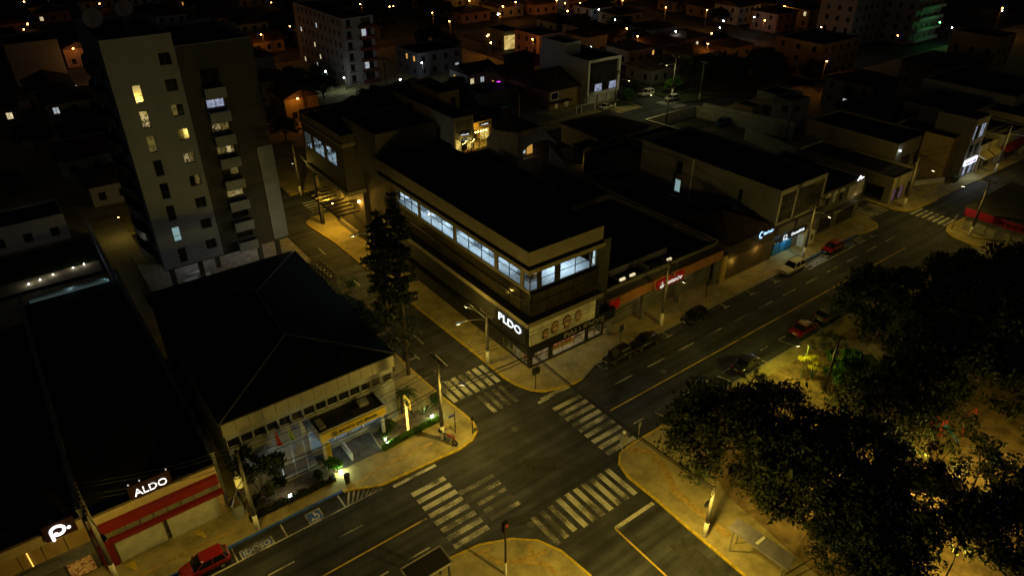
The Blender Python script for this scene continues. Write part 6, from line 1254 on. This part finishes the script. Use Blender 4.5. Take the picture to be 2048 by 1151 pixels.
def spiky(label, x, y, n, L, m, name='agave'):
    r = root(name,label,'plant',x,y,.13); rr = random.Random(int(x*10))
    for k in range(n):
        a = 2*math.pi*k/n+rr.uniform(-.2,.2); el = rr.uniform(.5,1.4); d = Vector((math.cos(a)*math.cos(el),math.sin(a)*math.cos(el),math.sin(el))); s = d.cross(Vector((0,0,1))).normalized()*.06; p = Vector((x,y,.13)); q = p+d*L*.6; e = p+d*L+Vector((0,0,-L*.12)); MB().add([tuple(p-s*.5),tuple(p+s*.5),tuple(q+s)]).add([tuple(p-s*.5),tuple(q+s),tuple(q-s)]).add([tuple(q-s),tuple(q+s),tuple(e)]).build('leaf', m, r)
spiky('spiky pale-leaved plant floodlit at the bank corner',22.2,42.6,22,1.5,mat('pale_spike_leaf',(.22,.26,.16),rough=.5)); spiky('small spiky plant beside the white ground floodlight',8.2,41.4,18,.9,MATS['pale_spike_leaf'])
def palm(label, x, y, h, L, seed, group=None):
    r = root('palm_tree',label,'palm',x,y,.12,group); rr = random.Random(seed); top = Vector((x+rr.uniform(-.2,.2),y+rr.uniform(-.2,.2),h)); MB().path([(x,y,.1),((x+top.x)/2,(y+top.y)/2,h*.5),tuple(top)],.13,7,.09).build('trunk', BARK, r)
    for k in range(13):
        a = 2*math.pi*k/13+rr.uniform(-.2,.2); up = rr.uniform(.1,.8); b = MB(); pr = top; 
        pts = [top+Vector((math.cos(a),math.sin(a),0))*L*t+Vector((0,0,L*(up*t-1.0*t*t))) for t in (0,.25,.5,.75,1)]; b.path([tuple(p) for p in pts],.025,4,.008)
        s = Vector((-math.sin(a),math.cos(a),0))
        for j in range(14):
            t = .12+.86*j/13; q = pts[min(3,int(t*4))].lerp(pts[min(4,int(t*4)+1)],t*4-int(t*4)) if t < 1 else pts[4]
            for sg_ in (1,-1): e = q+s*sg_*L*.22*(1-t*.5)+Vector((math.cos(a),math.sin(a),0))*L*.08+Vector((0,0,-L*.08)); w2 = Vector((math.cos(a),math.sin(a),0))*.035; b.add([tuple(q-w2),tuple(q+w2),tuple(e)])
        b.build('frond', LEAF2, r)
palm('small palm in the bank garden, left of the corner pole',21.4,43.4,2.6,1.3,1); palm('second small palm behind the bank garden totem',20.8,44.0,2.2,1.2,2); palm('palm inside the block beside the tan house',66.5,76.5,1.8,1.3,3); palm('tall palm in front of the far apartment block',70.6,140,6.2,2.0,4); palm('shorter palm at the foot of the far apartment block',66.8,139,4.2,1.9,5); palm('dark palm behind the ochre gabled house',95,124,5.6,2.0,6)
# multi-stemmed tree in the bank garden
tE = make_tree('garden_tree','multi-stemmed dark tree floodlit from below in the bank garden',5.2,2.0,LEAF,9,per=520,leaf=.16,nb=20,trunk_r=.1,fork=.12); put(tE,7.4,41.4,0,.13); tE.scale = (1.25,)*3
tF = make_tree('street_tree','bare-branched street tree over the motorcycles beside the tower',5.4,2.3,LEAF2,12,per=130,leaf=.16,nb=24,trunk_r=.11,open_=.35); put(tF,24.0,62.6,0,.12)
bush('shrub','dense dark shrub at the kerb beside the bank roof, upper of two',24.0,60.4,2.3,3.6,LEAF,21,per=700,leaf=.15); bush('shrub','dense dark shrub at the kerb beside the bank roof, lower of two',24.1,57.2,2.0,3.0,LEAF,22,per=700,leaf=.15)
tr(tE,9.4,27.0,40,.55,'tip of a small tree beside the near bus shelter')
# trees between the houses
GT = 'dark trees between the far houses'
for i,(x,y,s,src) in enumerate(((116.5,99.6,.55,tD),(119.5,100.4,.6,tD),(122.5,96.5,.8,tA),(127,92,.95,tA),(132,90.5,1.0,tB),(137,88.5,1.0,tA),(126,98,1.0,tB),(133,97,1.0,tA),(141,94,1.0,tB),(146,84,.9,tA),(108,101.6,.5,tA),(104.4,99.6,.55,tD))):
    dup(src,x,y,.1,R(i*47),('lamp-lit green tree at the far zebra crossing' if src is tD else 'dark tree in the grove beyond the car park'),'lamp-lit trees at the far zebra crossing' if src is tD else 'grove beyond the car park',scale=s*(1.25 if src is tD else .72))
for i in range(46):
    for _ in range(30):
        x, y = random.uniform(-20,235), random.uniform(104,235); ca, sa = math.cos(R(36.9)), math.sin(R(36.9)); rt = ca*x-sa*y; fw = sa*x+ca*y
        if abs(rt) < fw*.74+4 and 120 < fw < 290 and not any(u[0]-1 < x < u[1]+1 and u[2]-1 < y < u[3]+1 for u in used[2:]): break
    else: continue
    dup((tA,tB)[i % 2],x,y,0,R(i*71),'dark round tree between the far houses',GT,scale=random.uniform(.45,.75))
for i,(x,y,s) in enumerate(((40,120,.9),(47,118,.8),(56,140,1.1),(52,146,1.1),(60,150,1.0),(80,126,.7),(12,148,1.0),(4,140,.9),(-2,120,.9),(18,140,1),(28,134,.8))): dup((tA,tB)[i % 2],x,y,0,R(i*33),'dark tree in the gardens behind the tower','dark trees behind the tower',scale=s*.55)
